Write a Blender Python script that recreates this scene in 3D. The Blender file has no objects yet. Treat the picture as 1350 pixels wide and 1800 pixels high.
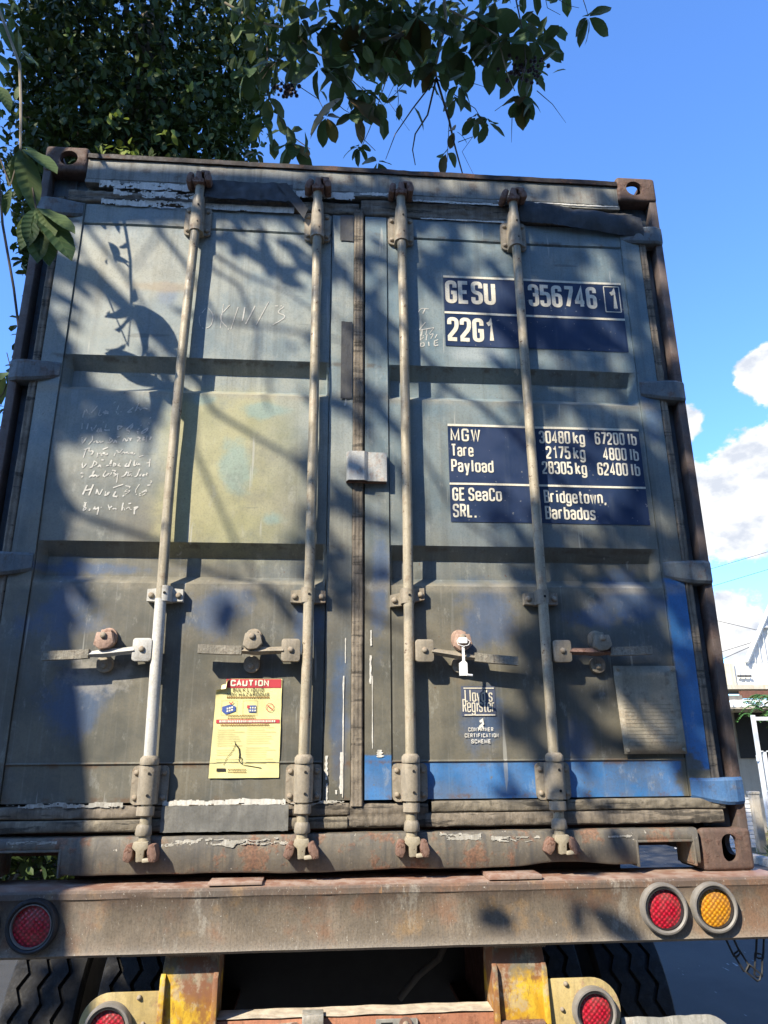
import bpy, bmesh, math, random
import numpy as np
from mathutils import Vector, Matrix, noise as mnoise
SC = bpy.context.scene
COL = SC.collection
rnd = random.Random(7)
R = math.radians
BZ = 1.25                      # height of the container floor line above the road

# ---------------------------------------------------------------- camera
CAM = Vector((-0.1110, -2.3965, 0.3444 + BZ))
PITCH, YAW, ROLL, FPX = 0.31549, 0.082527, -0.007363, 1301.99
cf = Vector((math.sin(YAW)*math.cos(PITCH), math.cos(YAW)*math.cos(PITCH), math.sin(PITCH)))
cr0 = Vector((math.cos(YAW), -math.sin(YAW), 0)); cu0 = cr0.cross(cf)
cr = cr0*math.cos(ROLL) + cu0*math.sin(ROLL); cu = cu0*math.cos(ROLL) - cr0*math.sin(ROLL)
cam_d = bpy.data.cameras.new('camera'); cam = bpy.data.objects.new('camera', cam_d); COL.objects.link(cam)
cam_d.sensor_fit = 'VERTICAL'; cam_d.sensor_height = 24.0; cam_d.lens = FPX/1800*24.0
cam_d.clip_start = 0.05; cam_d.clip_end = 3000
cam.matrix_world = Matrix((( cr.x, cu.x, -cf.x, CAM.x), (cr.y, cu.y, -cf.y, CAM.y), (cr.z, cu.z, -cf.z, CAM.z), (0, 0, 0, 1)))
SC.camera = cam

def ray(px, py):
    return (cf*FPX + cr*(px-675) + cu*(900-py)).normalized()
def P(px, py, Y):
    """measured place in the photograph -> world point at depth Y behind the door plane"""
    d = ray(px, py); return CAM + d*((Y-CAM.y)/d.y)
def C(px, py, Y=0.0):
    p = P(px, py, Y); return Vector((p.x, p.y, p.z-BZ))          # in container coordinates

# ---------------------------------------------------------------- light
SUN = Vector((-1.0, -1.0, 1.15)).normalized()                     # towards the sun
SC.view_settings.view_transform = 'Standard'; SC.view_settings.look = 'None'
SC.view_settings.exposure = 0.92; SC.view_settings.gamma = 1.0; SC.view_settings.use_curve_mapping = False
sun_d = bpy.data.lights.new('sun', 'SUN'); sun_d.energy = 5.0; sun_d.angle = R(0.53); sun_d.color = (1.0, 0.90, 0.73)
sun = bpy.data.objects.new('sun', sun_d); COL.objects.link(sun)
sun.rotation_euler = (-SUN).to_track_quat('-Z', 'Y').to_euler(); sun.location = (0, 0, 30)

world = bpy.data.worlds.new('World'); SC.world = world; world.use_nodes = True
def build_world():
    nt = world.node_tree; N = nt.nodes; L = nt.links; N.clear()
    out = N.new('ShaderNodeOutputWorld'); bg = N.new('ShaderNodeBackground')
    L.new(bg.outputs[0], out.inputs[0]); bg.inputs[1].default_value = 0.115
    sky = N.new('ShaderNodeTexSky'); sky.sky_type = 'NISHITA'; sky.sun_disc = False
    sky.sun_elevation = math.asin(SUN.z); sky.sun_rotation = math.atan2(SUN.x, SUN.y) % (2*math.pi)
    sky.air_density = 1.0; sky.dust_density = 0.35; sky.ozone_density = 2.2; sky.altitude = 0
    def mth(op, a, b=None, c=None, clamp=False):
        n = N.new('ShaderNodeMath'); n.operation = op; n.use_clamp = clamp
        for i, v in enumerate((a, b, c)):
            if v is None: continue
            if isinstance(v, (int, float)): n.inputs[i].default_value = v
            else: L.new(v, n.inputs[i])
        return n.outputs[0]
    def sm(v, lo, hi):
        n = N.new('ShaderNodeMapRange'); n.interpolation_type = 'SMOOTHSTEP'
        L.new(v, n.inputs[0]); n.inputs[1].default_value = lo; n.inputs[2].default_value = hi; return n.outputs[0]
    tc = N.new('ShaderNodeTexCoord'); d = tc.outputs['Generated']
    def nz(scale, detail, rough, off=0.0):
        mp = N.new('ShaderNodeMapping'); L.new(d, mp.inputs[0]); mp.inputs[1].default_value = (off, off*1.7, off*.6)
        mp.inputs[3].default_value = (1, 1, 1.5)
        t = N.new('ShaderNodeTexNoise'); L.new(mp.outputs[0], t.inputs['Vector'])
        t.inputs['Scale'].default_value = scale; t.inputs['Detail'].default_value = detail; t.inputs['Roughness'].default_value = rough
        return t.outputs[0]
    fbm = nz(17, 9, .58)
    # cumulus banks: a few near ones over the street on the right, others all round the horizon
    blobs = [((1338, 650), .030, .9), ((1352, 680), .030, .9), ((1205, 750), .026, .9), ((1235, 860), .055, 1), ((1290, 845), .060, 1),
             ((1350, 800), .045, 1), ((1350, 880), .085, 1), ((1280, 925), .065, 1), ((1430, 860), .11, 1), ((1215, 925), .05, .8), ((1180, 880), .05, 1), ((1285, 1085), .045, .62),
             ((1255, 1110), .04, .55), ((1560, 760), .12, 1), ((1620, 900), .13, 1)]
    field = None
    for (px, py), rad, amp in blobs:
        c = ray(px, py)
        vd = N.new('ShaderNodeVectorMath'); vd.operation = 'DISTANCE'; L.new(d, vd.inputs[0]); vd.inputs[1].default_value = c
        m = mth('MULTIPLY', mth('SUBTRACT', 1.0, mth('DIVIDE', vd.outputs['Value'], rad)), amp)
        field = m if field is None else mth('MAXIMUM', field, m)
    field = mth('MAXIMUM', field, -1.0)
    edge = mth('ADD', field, mth('MULTIPLY', mth('SUBTRACT', fbm, .5), 2.0))
    mask1 = sm(edge, .04, .26)
    # horizon clouds elsewhere
    sep = N.new('ShaderNodeSeparateXYZ'); L.new(d, sep.inputs[0])
    big = nz(3.1, 8, .6, 3.3)
    band = mth('MULTIPLY', sm(sep.outputs[2], .0, .10), mth('SUBTRACT', 1.0, sm(sep.outputs[2], .25, .55)))
    side = mth('SUBTRACT', 1.0, sm(sep.outputs[1], .35, .75))
    mask2 = mth('MULTIPLY', sm(mth('MULTIPLY', mth('MULTIPLY', big, band), side), .45, .56), 1.0)
    mask = mth('MAXIMUM', mask1, mask2)
    # light and dark folds of the clouds themselves
    fold = nz(26, 6, .55, 9.0)
    ramp = N.new('ShaderNodeMapRange'); L.new(fold, ramp.inputs[0]); ramp.inputs[1].default_value = .36; ramp.inputs[2].default_value = .60
    cc = N.new('ShaderNodeMix'); cc.data_type = 'RGBA'; L.new(ramp.outputs[0], cc.inputs[0])
    cc.inputs[6].default_value = (3.5, 3.75, 4.25, 1); cc.inputs[7].default_value = (6.0, 5.95, 5.8, 1)
    hz = N.new('ShaderNodeMix'); hz.data_type = 'RGBA'; hz.blend_type = 'MIX'
    sat = N.new('ShaderNodeHueSaturation'); sat.inputs['Saturation'].default_value = 1.0; sat.inputs['Value'].default_value = 1.0
    tint = N.new('ShaderNodeMix'); tint.data_type = 'RGBA'; tint.blend_type = 'MULTIPLY'; tint.inputs[0].default_value = 1.0
    L.new(sky.outputs[0], tint.inputs[6]); tint.inputs[7].default_value = (0.94, 1.39, 2.02, 1)
    L.new(tint.outputs[2], sat.inputs['Color'])
    L.new(mask, hz.inputs[0]); L.new(sat.outputs[0], hz.inputs[6]); L.new(cc.outputs[2], hz.inputs[7])
    L.new(hz.outputs[2], bg.inputs[0])
build_world()

# ---------------------------------------------------------------- material kit
class Mat:
    def __init__(s, name, rough=.6, metal=0.0, spec=.4):
        s.m = bpy.data.materials.new(name); s.m.use_nodes = True
        s.nt = s.m.node_tree; s.N = s.nt.nodes; s.L = s.nt.links
        s.b = s.N['Principled BSDF']; s.b.inputs['Metallic'].default_value = metal
        s.b.inputs['Specular IOR Level'].default_value = spec; s.b.inputs['Roughness'].default_value = rough
        tc = s.N.new('ShaderNodeTexCoord'); s.co = tc.outputs['Object']
        sp = s.N.new('ShaderNodeSeparateXYZ'); s.L.new(s.co, sp.inputs[0]); s.x, s.y, s.z = sp.outputs
        oi = s.N.new('ShaderNodeObjectInfo'); s.rand = oi.outputs['Random']
    def put(s, sock, v):
        if hasattr(v, 'is_output') or isinstance(v, bpy.types.NodeSocket): s.L.new(v, sock)
        else:
            if isinstance(v, tuple) and len(v) == 3 and len(sock.default_value) == 4: v = v + (1,)
            sock.default_value = v
    def noise(s, scale, detail=4, rough=.55, sc=(1, 1, 1), seed=0.0, dist=0.0):
        mp = s.N.new('ShaderNodeMapping'); s.L.new(s.co, mp.inputs[0])
        mp.inputs[1].default_value = (seed*3.1, seed*1.7, seed*2.3); mp.inputs[3].default_value = sc
        t = s.N.new('ShaderNodeTexNoise'); s.L.new(mp.outputs[0], t.inputs['Vector'])
        t.inputs['Scale'].default_value = scale; t.inputs['Detail'].default_value = detail
        t.inputs['Roughness'].default_value = rough; t.inputs['Distortion'].default_value = dist
        return t.outputs[0]
    def vor(s, scale, sc=(1, 1, 1), feature='F1', out=0):
        mp = s.N.new('ShaderNodeMapping'); s.L.new(s.co, mp.inputs[0]); mp.inputs[3].default_value = sc
        t = s.N.new('ShaderNodeTexVoronoi'); t.feature = feature; s.L.new(mp.outputs[0], t.inputs['Vector'])
        t.inputs['Scale'].default_value = scale; return t.outputs[out]
    def math(s, op, a, b=None, c=None, clamp=False):
        n = s.N.new('ShaderNodeMath'); n.operation = op; n.use_clamp = clamp
        for i, v in enumerate((a, b, c)):
            if v is not None: s.put(n.inputs[i], float(v) if isinstance(v, (int, float)) else v)
        return n.outputs[0]
    def ramp(s, v, lo, hi, a=0.0, b=1.0):
        n = s.N.new('ShaderNodeMapRange'); n.interpolation_type = 'SMOOTHSTEP'; s.put(n.inputs[0], v)
        for i, q in enumerate((lo, hi, a, b)): n.inputs[i+1].default_value = q
        return n.outputs[0]
    def mix(s, f, a, b, mode='MIX'):
        n = s.N.new('ShaderNodeMix'); n.data_type = 'RGBA'; n.blend_type = mode
        s.put(n.inputs[0], f); s.put(n.inputs[6], a); s.put(n.inputs[7], b); return n.outputs[2]
    def mul(s, *v):
        r = v[0]
        for q in v[1:]: r = s.math('MULTIPLY', r, q)
        return r
    def rect(s, x0, x1, z0, z1, soft=.01, wob=None, amt=.03):
        a = s.math('MINIMUM', s.math('SUBTRACT', s.x, x0), s.math('SUBTRACT', x1, s.x))
        b = s.math('MINIMUM', s.math('SUBTRACT', s.z, z0), s.math('SUBTRACT', z1, s.z))
        d = s.math('MINIMUM', a, b)
        if wob is not None: d = s.math('ADD', d, s.math('MULTIPLY', s.math('SUBTRACT', wob, .5), amt*2))
        return s.ramp(d, -soft, soft)
    def ell(s, cx, cz, rx, rz, soft=.5, wob=None, amt=.6):
        a = s.math('DIVIDE', s.math('SUBTRACT', s.x, cx), rx); b = s.math('DIVIDE', s.math('SUBTRACT', s.z, cz), rz)
        d = s.math('SUBTRACT', 1.0, s.math('SQRT', s.math('ADD', s.math('MULTIPLY', a, a), s.math('MULTIPLY', b, b))))
        if wob is not None: d = s.math('ADD', d, s.math('MULTIPLY', s.math('SUBTRACT', wob, .5), amt*2))
        return s.ramp(d, -soft*.5, soft)
    def color(s, v): s.put(s.b.inputs['Base Color'], v); return s
    def rough(s, v): s.put(s.b.inputs['Roughness'], v); return s
    def bump(s, h, strength=.3, dist=.002):
        n = s.N.new('ShaderNodeBump'); n.inputs['Strength'].default_value = strength; n.inputs['Distance'].default_value = dist
        s.L.new(h, n.inputs['Height']); s.L.new(n.outputs[0], s.b.inputs['Normal']); return s

def worn(name, base, alt, rust=(.10, .045, .025), rust_amt=.5, streak=.4, scale=9, rough=.62, bump=.25, chips=None, chip_lo=.62, grime=(.06, .05, .04), grime_amt=.45):
    m = Mat(name, rough)
    a = m.noise(scale, 6, .6); b = m.noise(scale*3.3, 5, .65, seed=2); st = m.noise(scale*1.2, 4, .6, (6, 6, .35), seed=4)
    fine = m.noise(140, 3, .6, seed=5)
    c = m.mix(m.ramp(a, .35, .65), base, alt)
    c = m.mix(m.math('MULTIPLY', m.ramp(st, .45, .70), streak), c, grime)
    c = m.mix(m.math('MULTIPLY', m.ramp(b, .52, .72), grime_amt), c, grime)
    rm = m.math('MULTIPLY', m.ramp(m.math('ADD', a, m.math('MULTIPLY', m.math('SUBTRACT', b, .5), .8)), .53, .66), rust_amt)
    c = m.mix(rm, c, m.mix(m.ramp(fine, .4, .6), rust, tuple(min(1, q*1.9) for q in rust)))
    if name.endswith('rubber'): c = m.mix(m.math('MULTIPLY', m.ramp(m.noise(34, 4, .7, (.16, 1, 1.6), seed=12), .54, .62), .75), c, (.025, .023, .02))
    g1 = m.noise(165, 3, .7, seed=14); g2 = m.noise(70, 4, .75, (1, 1, .55), seed=16)
    c = m.mix(m.math('MULTIPLY', m.ramp(g1, .46, .64), .30), c, tuple(q*.45 for q in alt)); c = m.mix(m.math('MULTIPLY', m.ramp(g2, .56, .70), .22), c, tuple(min(.8, q*1.55) for q in alt))
    if chips: c = m.mix(m.ramp(m.noise(scale*5, 3, .7, seed=8), chip_lo, chip_lo+.04), c, chips)
    m.color(c); m.rough(m.ramp(b, .3, .7, rough-.12, min(1, rough+.2)))
    m.bump(m.math('ADD', m.math('MULTIPLY', fine, .5), m.math('ADD', b, rm)), bump, .003)
    return m.m

def plain(name, c, rough=.6, metal=0.0, var=.18, scale=20, bump=.1, spec=.4):
    m = Mat(name, rough, metal, spec); n = m.noise(scale, 5, .6)
    m.color(m.mix(m.ramp(n, .3, .7), tuple(q*(1-var) for q in c), tuple(min(1, q*(1+var)) for q in c)))
    if bump: m.bump(m.noise(scale*6, 3, .6, seed=3), bump, .002)
    return m.m

M = {}
def door_paint(left):
    m = Mat('door_paint', .55, 0, .45)
    big = m.noise(2.2, 5, .6, seed=1 if left else 5); mid = m.noise(7, 6, .62, seed=2 if left else 6)
    st = m.noise(5, 5, .6, (7, 1, .22), seed=3); st2 = m.noise(16, 5, .65, (5, 1, .12), seed=9)
    fine = m.noise(90, 4, .65, seed=4); wob = m.noise(9, 5, .65, seed=7); wob2 = m.noise(30, 4, .6, seed=11)
    up = m.ramp(m.math('ADD', m.z, m.math('MULTIPLY', m.math('SUBTRACT', big, .5), .9)), .75, 1.55)
    pale = m.mix(m.ramp(mid, .35, .65), (.185, .232, .240), (.285, .310, .285))
    if not left: pale = m.mix(m.ramp(mid, .35, .65), (.135, .198, .230), (.200, .248, .255))
    low = m.mix(m.ramp(mid, .35, .65), (.102, .100, .082), (.160, .146, .108))
    c = m.mix(up, low, pale)
    c = m.mix(m.math('MULTIPLY', m.ramp(st, .47, .72), .36), c, (.085, .09, .08))
    c = m.mix(m.math('MULTIPLY', m.ramp(st2, .52, .75), .20), c, (.38, .38, .34))
    c = m.mix(m.math('MULTIPLY', m.ramp(big, .52, .72), .35), c, (.11, .15, .19))
    blue = (.030, .095, .235)
    spots = ([(-.93, .80, .10, .15), (-.86, .50, .10, .10), (-.45, .80, .10, .09), (-.16, .75, .05, .10), (-.06, .45, .03, .22), (-.70, 1.95, .05, .05), (-.9, .93, .3, .02)] if left else
             [(.42, .77, .09, .12), (.92, .83, .11, .10), (.80, .77, .12, .04), (.40, .46, .07, .10), (.7, .38, .05, .06), (1.08, 1.55, .03, .12), (.07, .9, .03, .2)])
    for e in spots: c = m.mix(m.math('MULTIPLY', m.ell(*e, soft=.6, wob=wob, amt=1.4), .50), c, blue)
    if left:
        y = m.rect(-.66, -.18, 1.0, 1.575, .07, wob, .10)
        yc = m.mix(m.ramp(mid, .35, .65), (.335, .315, .150), (.415, .385, .20))
        c = m.mix(m.math('MULTIPLY', m.math('MULTIPLY', y, m.ramp(m.math('ADD', m.x, m.math('MULTIPLY', m.math('SUBTRACT', mid, .5), .25)), -.10, -.42)), .80), c, yc)
        for e in [(-.42, 1.28, .06, .10), (-.30, 1.10, .05, .03), (-.55, 1.54, .05, .03), (-.33, 1.5, .09, .03)]:
            c = m.mix(m.math('MULTIPLY', m.ell(*e, soft=.5, wob=wob, amt=1.1), .6), c, (.20, .32, .31))
        c = m.mix(m.math('MULTIPLY', m.ell(-.72, 1.99, .13, .025, .6, wob, .6), .65), c, (.26, .18, .10))
        c = m.mix(m.math('MULTIPLY', m.ell(-.85, 2.05, .3, .16, .7, wob, .5), .35), c, (.42, .38, .27))
        c = m.mix(m.math('MULTIPLY', m.ell(-.80, .585, .10, .06, .5, wob2, 1.0), .55), c, (.36, .34, .30))
    else:
        strip = m.rect(.112, 1.03, .19, .3175, .004, wob2, .004)
        strip = m.math('MAXIMUM', strip, m.rect(.018, .106, .19, .340, .004, wob2, .004))
        side = m.rect(1.047, 1.125, .29, .905, .006, wob2, .010)
        bc = m.mix(m.ramp(mid, .35, .65), (.038, .150, .36), (.058, .195, .45))
        bc = m.mix(m.math('MULTIPLY', m.ramp(st2, .5, .75), .35), bc, (.16, .26, .38))
        c = m.mix(m.math('MULTIPLY', m.math('MAXIMUM', strip, side), m.ramp(wob2, .74, .67)), c, bc)
        c = m.mix(m.math('MULTIPLY', m.ell(1.06, .25, .05, .10, .4, wob2, 1.0), .9), c, (.12, .115, .085))
        c = m.mix(m.math('MULTIPLY', m.ell(.65, 1.80, .10, .05, .6, wob, .8), .6), c, (.06, .065, .05))
        c = m.mix(m.math('MULTIPLY', m.ell(.44, 1.76, .14, .035, .6, wob, .7), .5), c, (.42, .46, .46))
        c = m.mix(m.math('MULTIPLY', m.ell(.33, .60, .03, .06, .5, wob2, 1.0), .6), c, (.20, .16, .11))
        c = m.mix(m.math('MULTIPLY', m.ell(.85, .40, .20, .07, .6, wob, .7), .4), c, (.16, .135, .09))
    # tan dust lying on the lower edge of each corrugation, mud near the sill
    for zc in (.872, 1.562):
        c = m.mix(m.math('MULTIPLY', m.mul(m.ramp(m.math('ABSOLUTE', m.math('SUBTRACT', m.z, zc)), .030, .004), m.ramp(wob, .3, .6)), .55), c, (.33, .29, .21))
    c = m.mix(m.math('MULTIPLY', m.math('MULTIPLY', m.ramp(m.z, .36, .20), m.ramp(wob, .38, .62)), .40), c, (.17, .145, .10))
    c = m.mix(m.math('MULTIPLY', m.mul(m.ramp(m.noise(3.3, 7, .72, seed=31), .50, .66), .45), 1.0), c, m.mix(up, (.10, .085, .06), (.16, .17, .15)))
    c = m.mix(m.math('MULTIPLY', m.ramp(m.noise(22, 6, .75, (1, 1, .5), seed=33), .56, .70), .28), c, (.42, .42, .37))
    c = m.mix(m.math('MULTIPLY', m.ramp(m.noise(150, 3, .7, seed=35), .46, .66), .22), c, (.06, .065, .06))
    for zc in (.316, .218, 2.262, 1.004, 1.690):                        # rust and dirt starting at the seams and pressing edges
        c = m.mix(m.mul(m.ramp(m.math('ABSOLUTE', m.math('SUBTRACT', m.z, zc)), .014, .002), m.ramp(m.noise(13, 6, .7, seed=37), .48, .62), .75), c, (.13, .075, .04) if zc < .5 else (.10, .085, .065))
    # scratches, rust pits
    scr = m.noise(40, 2, .5, (1, 1, .06), seed=13)
    c = m.mix(m.math('MULTIPLY', m.ramp(scr, .70, .74), .5), c, (.42, .42, .38))
    scr2 = m.noise(26, 2, .5, (.12, 1, 1), seed=15)
    c = m.mix(m.math('MULTIPLY', m.ramp(scr2, .71, .75), .45), c, (.07, .075, .07))
    pit = m.noise(85, 2, .5, seed=17)
    c = m.mix(m.math('MULTIPLY', m.mul(m.ramp(pit, .735, .75), m.ramp(mid, .48, .62)), .9), c, (.12, .05, .025))
    m.color(c); m.rough(m.ramp(mid, .3, .7, .42, .68))
    m.bump(m.math('ADD', m.math('MULTIPLY', mid, 1.6), m.math('ADD', m.math('MULTIPLY', fine, .25), m.math('MULTIPLY', st, .4))), .22, .004)
    return m.m
M['door_l'] = door_paint(True); M['door_r'] = door_paint(False)
M['header'] = worn('header_paint', (.20, .21, .195), (.28, .275, .24), rust_amt=.25, streak=.5, scale=6)
M['post'] = worn('post_brown', (.105, .082, .075), (.15, .115, .10), rust=(.085, .05, .04), rust_amt=.5, streak=.3, scale=7)
M['post_inner'] = worn('post_inner_blue', (.07, .10, .14), (.10, .12, .13), rust_amt=.2, streak=.6, scale=6)
M['casting'] = worn('casting_rust', (.105, .068, .055), (.15, .098, .076), rust=(.075, .04, .03), rust_amt=.7, scale=14, bump=.5, rough=.75)
M['sill'] = worn('sill_steel', (.115, .105, .09), (.19, .165, .125), rust=(.15, .07, .04), rust_amt=.65, streak=.7, scale=9, chips=(.42, .39, .33), chip_lo=.69, grime=(.075, .075, .075))
M['rubber'] = worn('old_rubber', (.14, .118, .092), (.25, .21, .16), rust_amt=.0, streak=.5, scale=12, rough=.85, bump=.6, grime=(.06, .054, .046), grime_amt=.5)
M['rubber_tan'] = worn('muddy_rubber', (.14, .122, .094), (.25, .215, .16), rust_amt=.0, streak=.4, scale=11, rough=.9, bump=.7, grime=(.06, .055, .045), grime_amt=.75)
M['rod'] = worn('rod_cream', (.33, .285, .20), (.41, .36, .265), rust=(.20, .13, .08), rust_amt=.3, streak=.6, scale=8, rough=.5, bump=.25, grime=(.13, .115, .09), chips=(.12, .07, .045), chip_lo=.635)
M['rod_white'] = worn('rod_silver_white', (.48, .47, .43), (.56, .55, .51), rust=(.3, .26, .2), rust_amt=.3, streak=.35, scale=8, rough=.5, bump=.12, grime=(.28, .27, .24))
M['bracket'] = worn('bracket_tan', (.26, .225, .17), (.36, .31, .235), rust=(.16, .09, .055), rust_amt=.35, streak=.5, scale=11, rough=.7, bump=.35, grime=(.13, .12, .10))
M['catch'] = worn('catch_pink_primer', (.36, .235, .18), (.42, .29, .22), rust=(.16, .08, .05), rust_amt=.4, scale=16, rough=.7, bump=.4)
M['rusty'] = worn('rusty_steel', (.20, .115, .085), (.26, .16, .12), rust=(.10, .045, .03), rust_amt=.8, scale=18, rough=.8, bump=.6)
M['grip'] = worn('dark_grip', (.20, .185, .15), (.30, .275, .22), rust_amt=.1, scale=30, rough=.8, bump=.8, chips=(.30, .28, .23), chip_lo=.62)
M['white_tape'] = worn('white_tape', (.60, .58, .52), (.70, .68, .62), rust_amt=0, streak=.5, scale=14, rough=.55, bump=.3, grime=(.30, .27, .21), grime_amt=.5)
M['flake'] = worn('old_white_flakes', (.36, .345, .30), (.52, .50, .44), rust_amt=.15, streak=.5, scale=22, rough=.8, bump=.4, grime=(.20, .175, .135), grime_amt=.75)
M['black_tape'] = worn('black_tape', (.028, .030, .034), (.05, .052, .056), rust_amt=0, streak=.2, scale=10, rough=.55, bump=.4, grime=(.09, .09, .085), grime_amt=.4)
M['grey_tape'] = worn('grey_tape', (.14, .14, .13), (.20, .195, .175), rust_amt=0, streak=.3, scale=10, rough=.55, bump=.25, grime=(.075, .07, .06), grime_amt=.4)
M['cream'] = worn('cream_lettering', (.68, .63, .50), (.74, .70, .58), rust_amt=0, streak=.3, scale=9, rough=.6, bump=.1, grime=(.40, .38, .32), grime_amt=.35, chips=(.05, .07, .13), chip_lo=.70)
M['chalk'] = worn('chalk', (.50, .49, .45), (.64, .63, .58), rust_amt=0, streak=0, scale=40, rough=.95, bump=.02, grime=(.26, .27, .26), grime_amt=.8)
M['dark_hole'] = plain('dark_hole', (.012, .012, .012), .9)
def navy():
    m = Mat('navy_decal', .42); a = m.noise(5, 5, .6); s_ = m.noise(26, 3, .6, (1, 1, .12), seed=3); f = m.noise(70, 2, .5, seed=5)
    c = m.mix(m.ramp(a, .3, .7), (.014, .028, .070), (.024, .042, .098))
    c = m.mix(m.math('MULTIPLY', m.ramp(s_, .50, .75), .35), c, (.075, .095, .13))
    c = m.mix(m.math('MULTIPLY', m.ramp(f, .70, .73), .5), c, (.30, .30, .28)); m.color(c)
    m.rough(m.ramp(a, .3, .7, .32, .55)); m.bump(a, .2, .003); return m.m
M['navy'] = navy()
def beam_mat():
    m = Mat('beam_steel', .6); a = m.noise(5, 6, .62); b = m.noise(18, 5, .65, seed=2); st = m.noise(30, 4, .6, (6, 1, .5), seed=3); w = m.noise(9, 5, .6, seed=6)
    c = m.mix(m.ramp(a, .35, .65), (.155, .128, .096), (.235, .19, .14))
    c = m.mix(m.math('MULTIPLY', m.ramp(st, .5, .72), .45), c, (.12, .105, .09))
    top = m.ramp(m.math('ADD', m.z, m.math('MULTIPLY', m.math('SUBTRACT', w, .5), .10)), -.080, -.015)
    c = m.mix(m.math('MULTIPLY', top, .75), c, (.10, .065, .05))
    c = m.mix(m.math('MULTIPLY', m.ramp(m.math('ADD', a, m.math('MULTIPLY', b, .5)), .76, .94), .65), c, (.22, .11, .06))
    c = m.mix(m.math('MULTIPLY', m.ramp(m.noise(7, 4, .7, seed=21), .56, .70), .5), c, (.34, .21, .09))
    c = m.mix(m.math('MULTIPLY', m.ramp(m.noise(3.2, 6, .7, seed=23), .50, .66), .55), c, (.105, .095, .08))
    c = m.mix(m.math('MULTIPLY', m.ramp(m.noise(11, 5, .75, (1, 1, .5), seed=25), .58, .68), .5), c, (.36, .335, .28))
    c = m.mix(m.math('MULTIPLY', m.ramp(m.noise(60, 4, .75, (2, 1, .25), seed=27), .54, .68), .35), c, (.08, .07, .06))
    c = m.mix(m.ramp(m.noise(16, 2, .5, (2.2, 1, .06), seed=29), .72, .75), c, (.36, .20, .09))
    c = m.mix(m.ramp(m.noise(120, 3, .7, (1, 1, .6), seed=9), .66, .70), c, (.42, .39, .33))
    c = m.mix(m.math('MULTIPLY', m.ramp(m.z, -.135, -.168), .45), c, (.29, .26, .22))
    c = m.mix(m.math('MULTIPLY', m.ramp(m.noise(170, 3, .7, seed=31), .46, .64), .38), c, (.06, .05, .04)); c = m.mix(m.math('MULTIPLY', m.ramp(m.noise(75, 4, .75, (1.5, 1, .4), seed=33), .56, .70), .35), c, (.33, .285, .225))
    c = m.mix(m.ramp(m.z, -.010, -.003), c, m.mix(m.ramp(b, .4, .6), (.25, .14, .10), (.34, .25, .20)))
    m.color(c); m.rough(m.ramp(b, .3, .7, .45, .75)); m.bump(m.math('ADD', b, m.math('MULTIPLY', st, .6)), .35, .003); return m.m
M['beam'] = beam_mat()
def yellow_post():
    m = Mat('yellow_post', .65); a = m.noise(9, 5, .65); b = m.noise(26, 5, .65, (1, 1, .6), seed=3)
    grey = m.mix(m.ramp(a, .35, .65), (.15, .135, .10), (.23, .205, .15))
    yel = m.mix(m.ramp(b, .4, .6), (.48, .28, .02), (.66, .45, .04))
    c = m.mix(m.ramp(m.math('ADD', m.z, m.math('MULTIPLY', m.math('SUBTRACT', a, .5), .26)), -.242, -.285), grey, yel)
    c = m.mix(m.math('MULTIPLY', m.ramp(m.math('ADD', a, m.math('MULTIPLY', b, .6)), .72, .86), .85), c, (.22, .085, .04))
    c = m.mix(m.math('MULTIPLY', m.ramp(m.noise(17, 6, .75, seed=8), .52, .64), .6), c, (.42, .36, .26)); c = m.mix(m.math('MULTIPLY', m.ramp(m.noise(44, 5, .75, (1.6, 1, .4), seed=9), .54, .66), .55), c, (.17, .085, .035))
    m.color(c); m.bump(b, .4, .003); return m.m
M['yellow'] = yellow_post()
M['plate_tan'] = worn('lamp_plate_paint', (.42, .32, .13), (.50, .40, .20), rust=(.30, .15, .12), rust_amt=.5, scale=8, streak=.3)
M['orange'] = worn('orange_primer', (.34, .135, .075), (.42, .19, .11), rust=(.16, .06, .03), rust_amt=.5, scale=9, streak=.4, chips=(.55, .5, .42), chip_lo=.68)
M['dust_top'] = plain('pale_dust', (.50, .43, .34), .9, 0, .25, 30, .4)
M['redox'] = worn('dark_red_oxide', (.075, .028, .020), (.10, .04, .03), rust_amt=.3, scale=6)
M['black'] = plain('black_paint', (.02, .02, .021), .6)
M['tyre'] = worn('tyre_rubber', (.016, .016, .017), (.032, .031, .030), rust_amt=0, streak=0, scale=14, rough=.8, bump=.5, grime=(.065, .06, .052), grime_amt=.5)
M['galv'] = worn('galvanised', (.24, .235, .21), (.40, .385, .34), rust=(.20, .15, .10), rust_amt=.3, streak=.6, scale=9, rough=.5, grime=(.13, .125, .11))
M['rim_grey'] = plain('lamp_rim_grey', (.20, .185, .165), .5)
M['rim_black'] = plain('lamp_rim_black', (.022, .022, .024), .45)
def lens(name, c1, c2):
    m = Mat(name, .12, 0, .6); gx_ = m.math('SINE', m.math('MULTIPLY', m.x, 420.0)); gz_ = m.math('SINE', m.math('MULTIPLY', m.z, 420.0)); vv = m.vor(170, (1, .3, 1), out=0)
    v = m.math('ADD', m.math('MULTIPLY', m.math('ADD', m.math('MULTIPLY', gx_, gz_), 1.0), .42), m.math('MULTIPLY', vv, .35))
    c = m.mix(m.ramp(v, .15, .75), c2, c1); d_ = m.noise(22, 5, .65, seed=4); c = m.mix(m.math('MULTIPLY', m.ramp(d_, .42, .7), .4), c, (.17, .11, .09)); m.color(c); m.rough(m.ramp(d_, .3, .7, .12, .4))
    m.b.inputs['Coat Weight'].default_value = .5; m.bump(v, .38, .005); return m.m
M['lens_red'] = lens('lens_red', (.24, .004, .014), (.66, .02, .05)); M['lens_amber'] = lens('lens_amber', (.42, .16, .005), (.80, .40, .03))
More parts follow.
